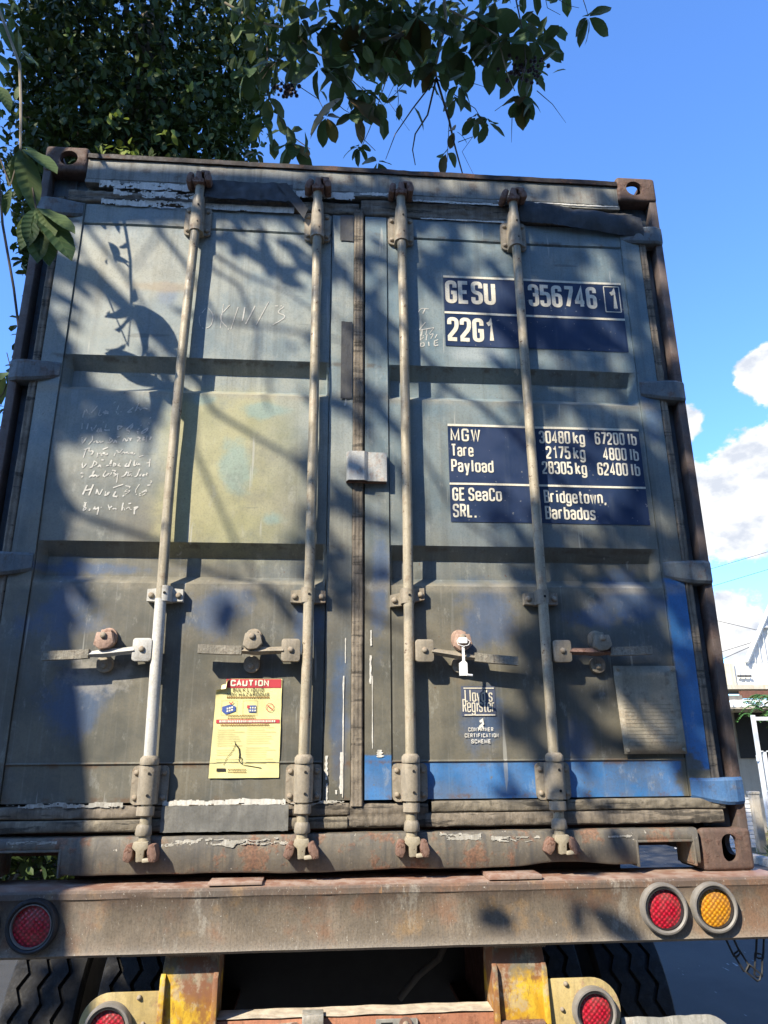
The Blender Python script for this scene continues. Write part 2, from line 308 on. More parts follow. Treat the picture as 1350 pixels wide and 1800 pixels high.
def paper(name, c, r=.5):
    m = Mat(name, r); n = m.noise(12, 5, .6); m.color(m.mix(m.ramp(n, .35, .7), c, tuple(q*.82 for q in c))); m.bump(n, .15, .003); return m.m
M['pap_yellow'] = paper('paper_yellow', (.80, .73, .34)); M['pap_red'] = paper('paper_red', (.52, .06, .075)); M['pap_white'] = paper('paper_white', (.82, .78, .62))
M['pap_black'] = paper('paper_black', (.03, .025, .02)); M['pap_blue'] = paper('paper_blue', (.07, .12, .36)); M['pap_brown'] = paper('paper_brown_print', (.30, .16, .05))
M['pap_grey'] = paper('paper_grey_print', (.33, .30, .16))
M['white_plastic'] = plain('white_plastic', (.82, .82, .80), .4, 0, .03)
M['plate'] = worn('brushed_plate', (.27, .245, .185), (.38, .34, .26), rust=(.12, .08, .045), rust_amt=.35, streak=.2, scale=8, rough=.45, bump=.4, grime=(.09, .085, .065))
M['plate_line'] = plain('plate_line', (.19, .17, .125), .7)
M['latch'] = worn('latch_bare', (.33, .35, .36), (.46, .46, .43), rust=(.25, .13, .08), rust_amt=.3, streak=.4, scale=14, grime=(.17, .17, .16))
M['hinge_grey'] = worn('hinge_grey_blue', (.115, .145, .165), (.17, .18, .18), rust_amt=.35, streak=.4, scale=12)
M['hinge_blue'] = worn('hinge_blue', (.045, .13, .30), (.09, .19, .36), rust=(.12, .1, .08), rust_amt=.25, streak=.3, scale=11)
M['roof_edge'] = worn('roof_edge_dark', (.018, .014, .013), (.035, .024, .021), rust_amt=.5, scale=10)

def leafmat(name, c1, c2, trans=.22, under=None, veins=False):
    m = Mat(name, .58, 0, .25); n = m.noise(9, 3, .6); at = m.N.new('ShaderNodeAttribute'); at.attribute_name = 'tone'
    f = m.math('ADD', m.math('MULTIPLY', m.math('MAXIMUM', at.outputs['Fac'], m.math('MULTIPLY', m.rand, .9)), .75), m.math('MULTIPLY', n, .35))
    c = m.mix(m.ramp(f, .1, .95), c1, c2); c = m.mix(m.math('MULTIPLY', m.ramp(f, .86, .93), .8), c, tuple(min(1, q*k) for q, k in zip(c2, (2.1, 1.7, 1.2))))
    geo = m.N.new('ShaderNodeNewGeometry')
    if veins:
        ay = m.math('ABSOLUTE', m.y); v = m.math('SINE', m.math('MULTIPLY', m.math('SUBTRACT', m.x, m.math('MULTIPLY', ay, .75)), 52.0))
        vm = m.math('MAXIMUM', m.ramp(v, .55, 1.0), m.ramp(ay, .016, .004)); c = m.mix(m.math('MULTIPLY', vm, .16), c, (.17, .21, .09))
    if under: c = m.mix(geo.outputs['Backfacing'], c, under)
    m.color(c); tr = m.N.new('ShaderNodeBsdfTranslucent'); m.put(tr.inputs[0], m.mix(.5, c, (.16, .22, .03)))
    ms = m.N.new('ShaderNodeMixShader'); ms.inputs[0].default_value = trans
    o = m.N['Material Output']; m.L.new(m.b.outputs[0], ms.inputs[1]); m.L.new(tr.outputs[0], ms.inputs[2]); m.L.new(ms.outputs[0], o.inputs[0])
    if veins: m.bump(v, .12, .008)
    else: m.bump(m.noise(60, 2, .5), .15, .003)
    return m.m
M['leaf'] = leafmat('broad_leaf', (.034, .072, .028), (.090, .130, .046), .2, (.060, .085, .045))
M['leaf_one'] = leafmat('single_broad_leaf', (.034, .072, .028), (.095, .135, .048), .2, (.065, .09, .048), True)
M['leaf_dry'] = leafmat('dry_leaf', (.10, .06, .03), (.17, .12, .05), .15)
M['ivy'] = leafmat('ivy_leaf', (.014, .030, .011), (.050, .078, .020), .10)
M['bark'] = worn('bark', (.13, .105, .08), (.20, .165, .125), rust_amt=0, streak=.6, scale=12, rough=.9, bump=.9, grime=(.05, .045, .035))
M['twig'] = plain('twig', (.07, .052, .038), .8); M['twig_pale'] = plain('twig_pale', (.30, .25, .18), .8)

# ---------------------------------------------------------------- mesh kit
class MB:
    def __init__(s): s.v = []; s.f = []
    def add(s, vs, fs):
        o = len(s.v); s.v += [tuple(v) for v in vs]; s.f += [tuple(i+o for i in f) for f in fs]; return s
    def box(s, x0, x1, y0, y1, z0, z1):
        return s.add([(x0, y0, z0), (x1, y0, z0), (x1, y1, z0), (x0, y1, z0), (x0, y0, z1), (x1, y0, z1), (x1, y1, z1), (x0, y1, z1)],
                     [(0, 3, 2, 1), (4, 5, 6, 7), (0, 1, 5, 4), (1, 2, 6, 5), (2, 3, 7, 6), (3, 0, 4, 7)])
    def tube(s, pts, rad, n=8, cap=True):
        pts = [Vector(p) for p in pts]; k = len(pts)
        rad = rad if isinstance(rad, (list, tuple)) else [rad]*k
        t0 = (pts[1]-pts[0]).normalized(); up = Vector((0, 0, 1)) if abs(t0.z) < .9 else Vector((0, -1, 0))
        a = t0.cross(up).normalized(); vs = []
        for i in range(k):
            t = (pts[min(i+1, k-1)]-pts[max(i-1, 0)]).normalized(); a = (a - t*a.dot(t)).normalized(); b = t.cross(a)
            for j in range(n):
                th = 2*math.pi*j/n; vs.append(pts[i] + (a*math.cos(th)+b*math.sin(th))*rad[i])
        fs = [(i*n+j, i*n+(j+1) % n, (i+1)*n+(j+1) % n, (i+1)*n+j) for i in range(k-1) for j in range(n)]
        if cap: fs += [tuple(range(n-1, -1, -1)), tuple(range((k-1)*n, k*n))]
        return s.add(vs, fs)
    def lathe(s, prof, n=36, c=(0, 0, 0)):
        """profile of (radius, y) turned about the y axis"""
        vs = [(c[0]+r_*math.cos(2*math.pi*i/n), c[1]+y, c[2]+r_*math.sin(2*math.pi*i/n)) for r_, y in prof for i in range(n)]
        return s.add(vs, [(j*n+i, j*n+(i+1) % n, (j+1)*n+(i+1) % n, (j+1)*n+i) for j in range(len(prof)-1) for i in range(n)])
    def poly(s, pts, y0, y1):
        """outline in x,z (counter-clockwise seen from the front) given depth y0..y1"""
        n = len(pts); vs = [(p[0], y0, p[1]) for p in pts] + [(p[0], y1, p[1]) for p in pts]
        fs = [tuple(range(n)), tuple(range(2*n-1, n-1, -1))] + [(i, i+n, (i+1) % n+n, (i+1) % n) for i in range(n)]
        return s.add(vs, fs)
    def grid(s, xs, zs, fn):
        nx = len(xs); vs = [fn(x, z) for z in zs for x in xs]
        return s.add(vs, [(j*nx+i, j*nx+i+1, (j+1)*nx+i+1, (j+1)*nx+i) for j in range(len(zs)-1) for i in range(nx-1)])
    def mesh(s, name, smooth=0.6):
        me = bpy.data.meshes.new(name); me.from_pydata(s.v, [], s.f); me.update()
        if smooth:
            me.polygons.foreach_set('use_smooth', [True]*len(me.polygons)); me.set_sharp_from_angle(angle=smooth)
        return me
    def build(s, name, mat, parent=None, smooth=.6, bevel=0, loc=None):
        me = s.mesh(name, smooth)
        if bevel:
            bm = bmesh.new(); bm.from_mesh(me)
            bmesh.ops.bevel(bm, geom=[e for e in bm.edges if len(e.link_faces) == 2 and e.calc_face_angle(0) > .5], offset=bevel, segments=2, affect='EDGES', profile=.5)
            bm.to_mesh(me); bm.free()
            me.polygons.foreach_set('use_smooth', [True]*len(me.polygons)); me.set_sharp_from_angle(angle=.5)
        return link(name, me, mat, parent, loc)
def link(name, me, mat, parent=None, loc=None):
    if mat is not None and not me.materials: me.materials.append(mat)
    o = bpy.data.objects.new(name, me); COL.objects.link(o)
    if parent is not None: o.parent = parent
    if loc is not None: o.location = loc
    return o
def tag(o, label=None, cat=None, group=None, kind=None):
    if label: o['label'] = label
    if cat: o['category'] = cat
    if group: o['group'] = group
    if kind: o['kind'] = kind
    return o
def thing(name, label, cat, loc=(0, 0, 0), group=None):
    o = bpy.data.objects.new(name, None); COL.objects.link(o); o.location = loc; o.empty_display_size = .1
    return tag(o, label, cat, group)
def rrect(x0, x1, z0, z1, r, n=4):
    p = []
    for cx, cz, a in ((x1-r, z0+r, -90), (x1-r, z1-r, 0), (x0+r, z1-r, 90), (x0+r, z0+r, 180)):
        for k in range(n+1):
            t = R(a+90*k/n); p.append((cx+r*math.cos(t), cz+r*math.sin(t)))
    return p
def nz(x, y, z): return mnoise.noise(Vector((x, y, z)))
def linspace(a, b, n): return [a+(b-a)*i/(n-1) for i in range(n)]

# ---------------------------------------------------------------- setting: ground
def sheet(name, mat, x0, x1, y0, y1, z, kind='structure', nx=2, ny=2):
    b = MB(); b.add([(x, y, z) for y in linspace(y0, y1, ny) for x in linspace(x0, x1, nx)],
                    [(j*nx+i, j*nx+i+1, (j+1)*nx+i+1, (j+1)*nx+i) for j in range(ny-1) for i in range(nx-1)])
    return tag(b.build(name, mat, None, 0), kind=kind)
def asphalt():
    m = Mat('asphalt', .85); a = m.noise(1.1, 6, .6); f = m.noise(220, 3, .7, seed=2); s_ = m.noise(4, 4, .6, (1, .25, 1), seed=3)
    c = m.mix(m.ramp(a, .3, .7), (.042, .043, .045), (.070, .069, .067)); c = m.mix(m.math('MULTIPLY', m.ramp(f, .5, .7), .5), c, (.13, .125, .115))
    c = m.mix(m.math('MULTIPLY', m.ramp(s_, .6, .7), .3), c, (.10, .09, .075))
    c = m.mix(m.ramp(m.noise(38, 2, .5, (1, .15, 1), seed=6), .735, .75), c, (.38, .38, .37)); m.color(c); m.bump(f, .5, .006); return m.m
def soil():
    m = Mat('dry_soil', .95); a = m.noise(.8, 6, .6); f = m.noise(30, 5, .7, seed=2)
    c = m.mix(m.ramp(a, .35, .65), (.17, .14, .10), (.10, .10, .05)); c = m.mix(m.ramp(f, .5, .75), c, (.27, .23, .17)); m.color(c); m.bump(f, .6, .02); return m.m
M['asphalt'] = asphalt(); M['soil'] = soil()
sheet('ground', M['soil'], -900, 900, -900, 900, -.012)
sheet('road', M['asphalt'], -16, 6.35, -60, 160, 0)
b = MB(); b.box(6.352, 6.50, -60, 160, -.01, .11); tag(b.build('kerb', plain('kerb_concrete', (.32, .30, .27), .9), None, 0, .01), kind='structure')

# ---------------------------------------------------------------- shipping container
K = thing('shipping_container', 'weathered blue-grey steel shipping container with closed double doors, carried on the trailer', 'container', (0, 0, BZ))

def corr(z):
    """depth of the door skin: two horizontal troughs"""
    for lip in (1.700, 1.014):
        if lip-.140 < z < lip+.002:
            if z > lip-.044: return .042*min(1, max(0, lip-z)/.044)
            if z > lip-.108: return .042
            return .042*(z-(lip-.140))/.032
    return 0.0
def surf(x, z, dents=True):
    u = abs(x); sd = 1.0 if x > 0 else 9.0
    if u < .1055 or u > 1.0445: y = 0.0
    else:
        e = min(1, (u-.106)/.012, (1.044-u)/.026)
        y = .005*min(1, (u-.106)/.004, (1.044-u)/.004) + corr(z)*max(0, e)
        if u < .1065 or u > 1.0435: y = .009
        if abs(z-2.255) < .006: y += .007*(1-abs(z-2.255)/.006)
        if abs(z-.321) < .005: y -= .005*(1-abs(z-.321)/.005)
    if dents and .03 < u < 1.11: y += .0042*nz(x*3.1+sd, z*3.3, 1.3) + .0012*nz(x*9+sd, z*9, 4.0)
    return y
def door(side):
    xs = sorted(set([.022, .026, .05, .08, .1045, .106, .1085, .110, .118, 1.018, 1.031, 1.040, 1.0415, 1.044, 1.0455, 1.060, 1.09, 1.112, 1.118] + [round(q, 4) for q in linspace(.14, 1.0, 34)]))
    zs = [.212, .216]
    zz = sorted(set([round(q, 4) for q in linspace(.23, 2.33, 84)] + [.316, .321, .326, 2.249, 2.255, 2.261] +
                    [q for lip in (1.700, 1.014) for q in (lip+.004, lip, lip-.022, lip-.040, lip-.044, lip-.048, lip-.108, lip-.116, lip-.132, lip-.140, lip-.146)]))
    zs += zz + [2.341, 2.345]
    if side < 0: xs = [-q for q in reversed(xs)]
    b = MB(); b.grid(xs, zs, lambda x, z: (x, surf(x, z), z))
    n = len(xs); m_ = len(zs); o = len(b.v)                         # edge returns and back
    loop = [i for i in range(n)] + [j*n+n-1 for j in range(1, m_)] + [(m_-1)*n+i for i in range(n-2, -1, -1)] + [j*n for j in range(m_-2, 0, -1)]
    for i in loop: v = b.v[i]; b.v.append((v[0], .056, v[2]))
    q = len(loop)
    for i in range(q): b.f.append((loop[(i+1) % q], loop[i], o+i, o+(i+1) % q))
    b.f.append(tuple(o+i for i in range(q)))
    d = b.build('door', M['door_l'] if side < 0 else M['door_r'], K, .35)
    tag(d, 'left door leaf with pale yellow faded square and chalk writing' if side < 0 else 'right door leaf with navy lettering panels and bright blue lower edge')
    # hinge straps
    for k, zc in enumerate((2.315, 1.632, .940, .236)):
        hb = MB(); cols = 12; fx = linspace(1.048, 1.2175, cols); ring = []
        for i, u in enumerate(fx):
            t = i/(cols-1); h = .030+.010*min(1, t*1.6) ; dz = -.010*math.sin(t*2.2) + (.012*t if k == 0 else 0)
            yo = -.003-.017*math.sin(min(1, t*1.25)*math.pi*.55) + (.014*max(0, (t-.82)/.18)); yi = .012 if t < .45 else .034
            ring.append([(side*u, yo+.006, zc+dz+h), (side*u, yo, zc+dz+h-.009), (side*u, yo+.002*nz(u*30, k, 0), zc+dz), (side*u, yo, zc+dz-h+.009), (side*u, yo+.006, zc+dz-h), (side*u, yi, zc+dz-h), (side*u, yi, zc+dz+h)])
        vs = [p for r_ in ring for p in r_]; w = 7; fs = []
        for i in range(cols-1):
            for j in range(w):
                f = (i*w+j, i*w+(j+1) % w, (i+1)*w+(j+1) % w, (i+1)*w+j); fs.append(f if side > 0 else f[::-1])
        c0 = tuple(range(w)); c1 = tuple(range((cols-1)*w, cols*w))
        fs += [c0[::-1], c1] if side > 0 else [c0, c1[::-1]]
        hb.add(vs, fs); h = hb.build('hinge', M['hinge_blue'] if (side > 0 and k == 3) else M['hinge_grey'], d, .42)
        if side > 0 and k == 3: h['label'] = 'bright blue bottom hinge strap'
    return d
DL = door(-1); DR = door(1)

# lettering: stroke letters with rounded corners, cut to flat ribbons
GL = {
 'G': [[(1, .72), (1, 1, 1), (0, 1, 1), (0, 0, 1), (1, 0, 1), (1, .47), (.5, .47)]], 'E': [[(1, 1), (0, 1), (0, 0), (1, 0)], [(0, .52), (.86, .52)]],
 'S': [[(1, .74), (1, 1, 1), (0, 1, 1), (0, .54, 1), (1, .47, 1), (1, 0, 1), (0, 0, 1), (0, .27)]], 'U': [[(0, 1), (0, 0, 1), (1, 0, 1), (1, 1)]],
 '3': [[(0, .76), (0, 1, 1), (1, 1, 1), (1, .53, 1), (.4, .53)], [(.5, .53), (1, .53, 1), (1, 0, 1), (0, 0, 1), (0, .25)]],
 '5': [[(1, 1), (.06, 1), (.02, .52)], [(.02, .52), (.02, .62, 1), (1, .62, 1), (1, 0, 1), (0, 0, 1), (0, .25)]],
 '6': [[(1, .77), (1, 1, 1), (0, 1, 1), (0, 0, 1), (1, 0, 1), (1, .58, 1), (.02, .58)]], '7': [[(0, 1), (1, 1), (1, .86), (.36, 0)]],
 '4': [[(.74, 0), (.74, 1), (0, .30), (0, .24), (1.1, .24)]], '1': [[(.1, .80), (.55, .88), (.62, 1), (.62, 0)]],
 '2': [[(0, .73), (0, 1, 1), (1, 1, 1), (1, .56, 1), (.02, .14), (.02, 0), (1, 0)]], '0': [[(.5, 1), (0, 1, 1), (0, 0, 1), (1, 0, 1), (1, 1, 1), (.5, 1)]],
 '8': [[(.5, 1), (.04, 1, 1), (.04, .54, 1), (.96, .54, 1), (.96, 1, 1), (.5, 1)], [(.5, .54), (0, .54, 1), (0, 0, 1), (1, 0, 1), (1, .54, 1), (.5, .54)]],
 'k': [[(0, 1), (0, 0)], [(.95, .72), (.08, .34)], [(.3, .44), (1, 0)]],
 'g': [[(1, .72), (1, -.27, 1), (0, -.27, 1), (0, -.12)], [(1, .56), (1, .72, 1), (0, .72, 1), (0, 0, 1), (1, 0, 1), (1, .2)]],
 'l': [[(.2, 1), (.2, 0)]], 'b': [[(0, 1), (0, 0)], [(0, .5), (0, .72, 1), (1, .72, 1), (1, 0, 1), (0, 0, 1), (0, .2)]],
 'M': [[(0, 0), (0, 1), (.65, .12), (1.3, 1), (1.3, 0)]], 'W': [[(0, 1), (.35, 0), (.70, .95), (1.05, 0), (1.4, 1)]],
 'T': [[(0, 1), (1.1, 1)], [(.55, 1), (.55, 0)]], 'a': [[(0, .55), (0, .72, 1), (.95, .72, 1), (.95, 0)], [(.95, .43), (0, .40, 1), (0, 0, 1), (.95, 0, 1), (.95, .2)]],
 'r': [[(0, .72), (0, 0)], [(0, .5), (0, .72, 1), (.75, .72)]], 'e': [[(0, .36), (1, .36), (1, .72, 1), (0, .72, 1), (0, 0, 1), (1, 0, 1), (1, .18)]],
 'P': [[(0, 0), (0, 1), (1, 1, 1), (1, .46, 1), (0, .46)]], 'y': [[(0, .72), (.5, .02)], [(1, .72), (.42, -.27), (.1, -.27)]],
 'o': [[(.5, .72), (0, .72, 1), (0, 0, 1), (1, 0, 1), (1, .72, 1), (.5, .72)]], 'd': [[(1, 1), (1, 0)], [(1, .5), (1, .72, 1), (0, .72, 1), (0, 0, 1), (1, 0, 1), (1, .2)]],
 'C': [[(1, .72), (1, 1, 1), (0, 1, 1), (0, 0, 1), (1, 0, 1), (1, .28)]], 'R': [[(0, 0), (0, 1), (1, 1, 1), (1, .50, 1), (0, .50)], [(.55, .50), (1.02, 0)]],
 'L': [[(0, 1), (0, 0), (.9, 0)]], '.': [[(.1, .08), (.1, -.08)]], ',': [[(.2, .05), (.05, -.16)]], "'": [[(.15, 1.0), (.05, .78)]],
 'B': [[(0, .5), (0, 1), (.93, 1, 1), (.93, .53, 1), (0, .53)], [(0, .53), (1, .53, 1), (1, 0, 1), (0, 0), (0, .53)]],
 'i': [[(.2, .72), (.2, 0)], [(.2, 1.0), (.2, .93)]], 't': [[(.35, .98), (.35, 0, 1), (.85, 0)], [(0, .72), (.8, .72)]], 'w': [[(0, .72), (.32, 0), (.65, .7), (.98, 0), (1.3, .72)]],
 'n': [[(0, .72), (0, 0)], [(0, .5), (0, .72, 1), (1, .72, 1), (1, 0)]], 's': [[(.95, .56), (.95, .72, 1), (0, .72, 1), (0, .40, 1), (.95, .34, 1), (.95, 0, 1), (0, 0, 1), (0, .17)]],
 'A': [[(0, 0), (.5, 1), (1, 0)], [(.2, .33), (.8, .33)]], 'I': [[(.2, 1), (.2, 0)]], 'O': [[(.5, 1), (0, 1, 1), (0, 0, 1), (1, 0, 1), (1, 1, 1), (.5, 1)]], 'N': [[(0, 0), (0, 1), (1, 0), (1, 1)]],
 'K': [[(0, 1), (0, 0)], [(1, 1), (.05, .42)], [(.35, .58), (1.05, 0)]], 'Q': [[(.5, 1), (0, 1, 1), (0, 0, 1), (1, 0, 1), (1, 1, 1), (.5, 1)], [(.6, .25), (1.05, -.05)]],
 'D': [[(0, 0), (0, 1), (1, 1, 1), (1, 0, 1), (0, 0)]], 'H': [[(0, 1), (0, 0)], [(1, 1), (1, 0)], [(0, .5), (1, .5)]], 'Z': [[(0, 1), (1, 1), (0, 0), (1, 0)]], 'F': [[(0, 0), (0, 1), (1, 1)], [(0, .52), (.85, .52)]],
}
NARROW = {'l': .4, 'i': .4, '1': .80, '.': .3, ',': .35, 'I': .4, "'": .3, 'M': 1.3, 'W': 1.4, 'w': 1.3, 'r': .75, 't': .8, 'T': 1.1, 'L': .9, 's': .95, 'a': .95}
def ribbon(b, pts, th, ymap, off):
    n = len(pts)
    if n < 2: return
    L_ = []; R_ = []
    for i in range(n):
        a = pts[max(i-1, 0)]; c = pts[min(i+1, n-1)]; p = pts[i]
        d1 = (Vector(p)-Vector(a)); d2 = (Vector(c)-Vector(p))
        if d1.length < 1e-9: d1 = d2
        if d2.length < 1e-9: d2 = d1
        d1 = d1.normalized(); d2 = d2.normalized(); t = (d1+d2)
        if t.length < 1e-6: t = d1
        t = t.normalized(); nn = Vector((-t.y, t.x)); k = 1/max(.55, nn.dot(Vector((-d1.y, d1.x))))
        w = th/2*k; L_.append(Vector(p)+nn*w); R_.append(Vector(p)-nn*w)
    vs = [(q.x, ymap(q.x, q.y)-off, q.y) for q in L_+R_]
    b.add(vs, [(i, n+i, n+i+1, i+1) for i in range(n-1)])
def rounded(st, fx, r):
    pts = [(fx(p), len(p) > 2) for p in st]; out = []
    for i, (p, rd) in enumerate(pts):
        if rd and 0 < i < len(pts)-1:
            a = Vector(pts[i-1][0]); c = Vector(pts[i+1][0]); p = Vector(p)
            r1 = min(r, (a-p).length*.5, (c-p).length*.5); q0 = p+(a-p).normalized()*r1; q1 = p+(c-p).normalized()*r1
            for k in range(7):
                t = k/6; out.append(tuple(q0*(1-t)**2 + p*2*t*(1-t) + q1*t*t))
        else: out.append(tuple(p))
    return out
def text(b, s, x, z, H, width=None, t=.165, W=.30, gap=.075, ymap=surf, off=.0035, sp=.16):
    """cap height H, baseline z; width fits the line to a measured length"""
    adv = 0; lay = []
    for ch in s:
        if ch == ' ': adv += sp; continue
        w = NARROW.get(ch, 1)*W; lay.append((ch, adv)); adv += w+t+gap
    tot = adv-gap; k = (width/(tot*H)) if width else 1.0
    for ch, a in lay:
        for st in GL[ch]:
            fx = lambda p: (x+(a+t/2+p[0]*W)*H*k, z+(t/2+p[1]*(1-t))*H)
            ribbon(b, rounded(st, fx, .15*H*min(1, k*1.1)), t*H*min(1, k*1.05), ymap, off)
    return b
def decal(name, x0, x1, z0, z1, parent, mat, off=.002, nx=12, nz_=6, label=None):
    b = MB(); b.grid(linspace(x0, x1, nx), linspace(z0, z1, nz_), lambda x, z: (x, surf(x, z)-off, z))
    o = b.build(name, mat, parent, 0)
    if label: o['label'] = label
    return o
decal('number_panel', .322, 1.024, 1.786, 2.090, DR, M['navy'], label='navy panel with cream serial number and size code')
decal('weight_panel', .318, 1.024, 1.100, 1.465, DR, M['navy'], label='navy panel with cream weights and owner town')
b = MB()
for (x0, x1, z0, z1) in ((.322, 1.024, 2.082, 2.0915), (.322, 1.024, 1.923, 1.932), (.318, 1.024, 1.458, 1.4665), (.318, 1.024, 1.235, 1.2425)):
    b = MB(); b.grid(linspace(x0, x1, 14), [z0, z1], lambda x, z: (x, surf(x, z)-.0035, z)); b.build('cream_rule', M['cream'], DR, 0)
for s_, x, z, h, w in (('GESU', .328, 1.968, .102, .194), ('356746', .651, 1.970, .099, .270), ('22G1', .331, 1.805, .103, .180), ('1', .967, 1.968, .096, .040)):
    text(MB(), s_, x, z, h, w, gap=.055).build('serial_lettering', M['cream'], DR, 0)
b = MB()
x0, x1, z0, z1 = .953, 1.014, 1.960, 2.073
for q in ([(x0, z0), (x1, z0)], [(x1, z0), (x1, z1)], [(x1, z1), (x0, z1)], [(x0, z1), (x0, z0)]): ribbon(b, q, .004, surf, .0035)
b.build('check_digit_box', M['cream'], DR, 0)
for s_, x, z, w in (('MGW', .326, 1.400, .110), ('Tare', .327, 1.341, .080), ('Payload', .326, 1.282, .150), ('30480 kg', .650, 1.401, .168), ('67200 lb', .855, 1.401, .156), ('2175 kg', .671, 1.342, .144),
                    ('4800 lb', .880, 1.341, .132), ('28305 kg', .652, 1.283, .163), ('62400 lb', .854, 1.283, .157), ('GE SeaCo', .326, 1.176, .174), ('SRL.', .326, 1.116, .084), ('Bridgetown,', .650, 1.174, .226), ('Barbados', .650, 1.114, .180)):
    text(MB(), s_, x, z, .049, w, t=.14).build('weight_lettering', M['cream'], DR, 0)
# certification mark
decal('certificate_patch', .330, .440, .455, .548, DR, paper('faded_navy_patch', (.085, .10, .15)), .0018, 5, 4)
b = MB(); text(b, "Lloyd's", .341, .499, .040, .090, t=.12, off=.0034); text(b, 'Register', .333, .467, .042, .104, t=.12, off=.0036)
for z in (.542, .459): ribbon(b, [(.338, z), (.437, z)], .0035, surf, .0034)
b.build('certificate_lettering', M['cream'], DR, 0)
b = MB(); text(b, 'CONTAINER', .348, .409, .0125, .080, t=.2, W=.5, gap=.2, off=.0034); text(b, 'CERTIFICATION', .336, .391, .0125, .108, t=.2, W=.5, gap=.2, off=.0034); text(b, 'SCHEME', .356, .373, .0125, .062, t=.2, W=.5, gap=.2, off=.0034)
ribbon(b, [(.386, .438), (.394, .444), (.396, .432), (.386, .424), (.383, .414)], .007, surf, .0034); ribbon(b, [(.390, .430), (.398, .416)], .006, surf, .0034)
b.build('scheme_lettering', M['white_tape'], DR, 0)

# chalk writing on the doors
def chalk(parent, strokes, ox, oy, sc, th):
    b = MB()
    for st in strokes:
        pts = []
        for (a, c) in st:
            p = C(ox+a/sc, oy+c/sc); pts.append((p.x, p.z))
        for _ in range(2):
            if len(pts) > 2:
                q = [pts[0]]
                for A, B in zip(pts, pts[1:]): q += [(A[0]*.78+B[0]*.22, A[1]*.78+B[1]*.22), (A[0]*.22+B[0]*.78, A[1]*.22+B[1]*.78)]
                pts = q+[pts[-1]]
        dn = []
        for i in range(len(pts)-1):
            A, B = Vector(pts[i]), Vector(pts[i+1]); dn += [tuple(A.lerp(B, k/2)+Vector((rnd.uniform(-1, 1), rnd.uniform(-1, 1)))*.0004) for k in range(2)]
        dn.append(pts[-1]); run = []
        for q in dn:
            if rnd.random() < .07 and len(run) > 1: ribbon(b, run, th*rnd.uniform(.55, 1.3), surf, .0013); run = []
            else: run.append(q)
        if len(run) > 1: ribbon(b, run, th*rnd.uniform(.55, 1.3), surf, .0013)
    o = b.build('chalk_writing', M['chalk'], parent, 0); o['kind'] = 'stuff'; return o
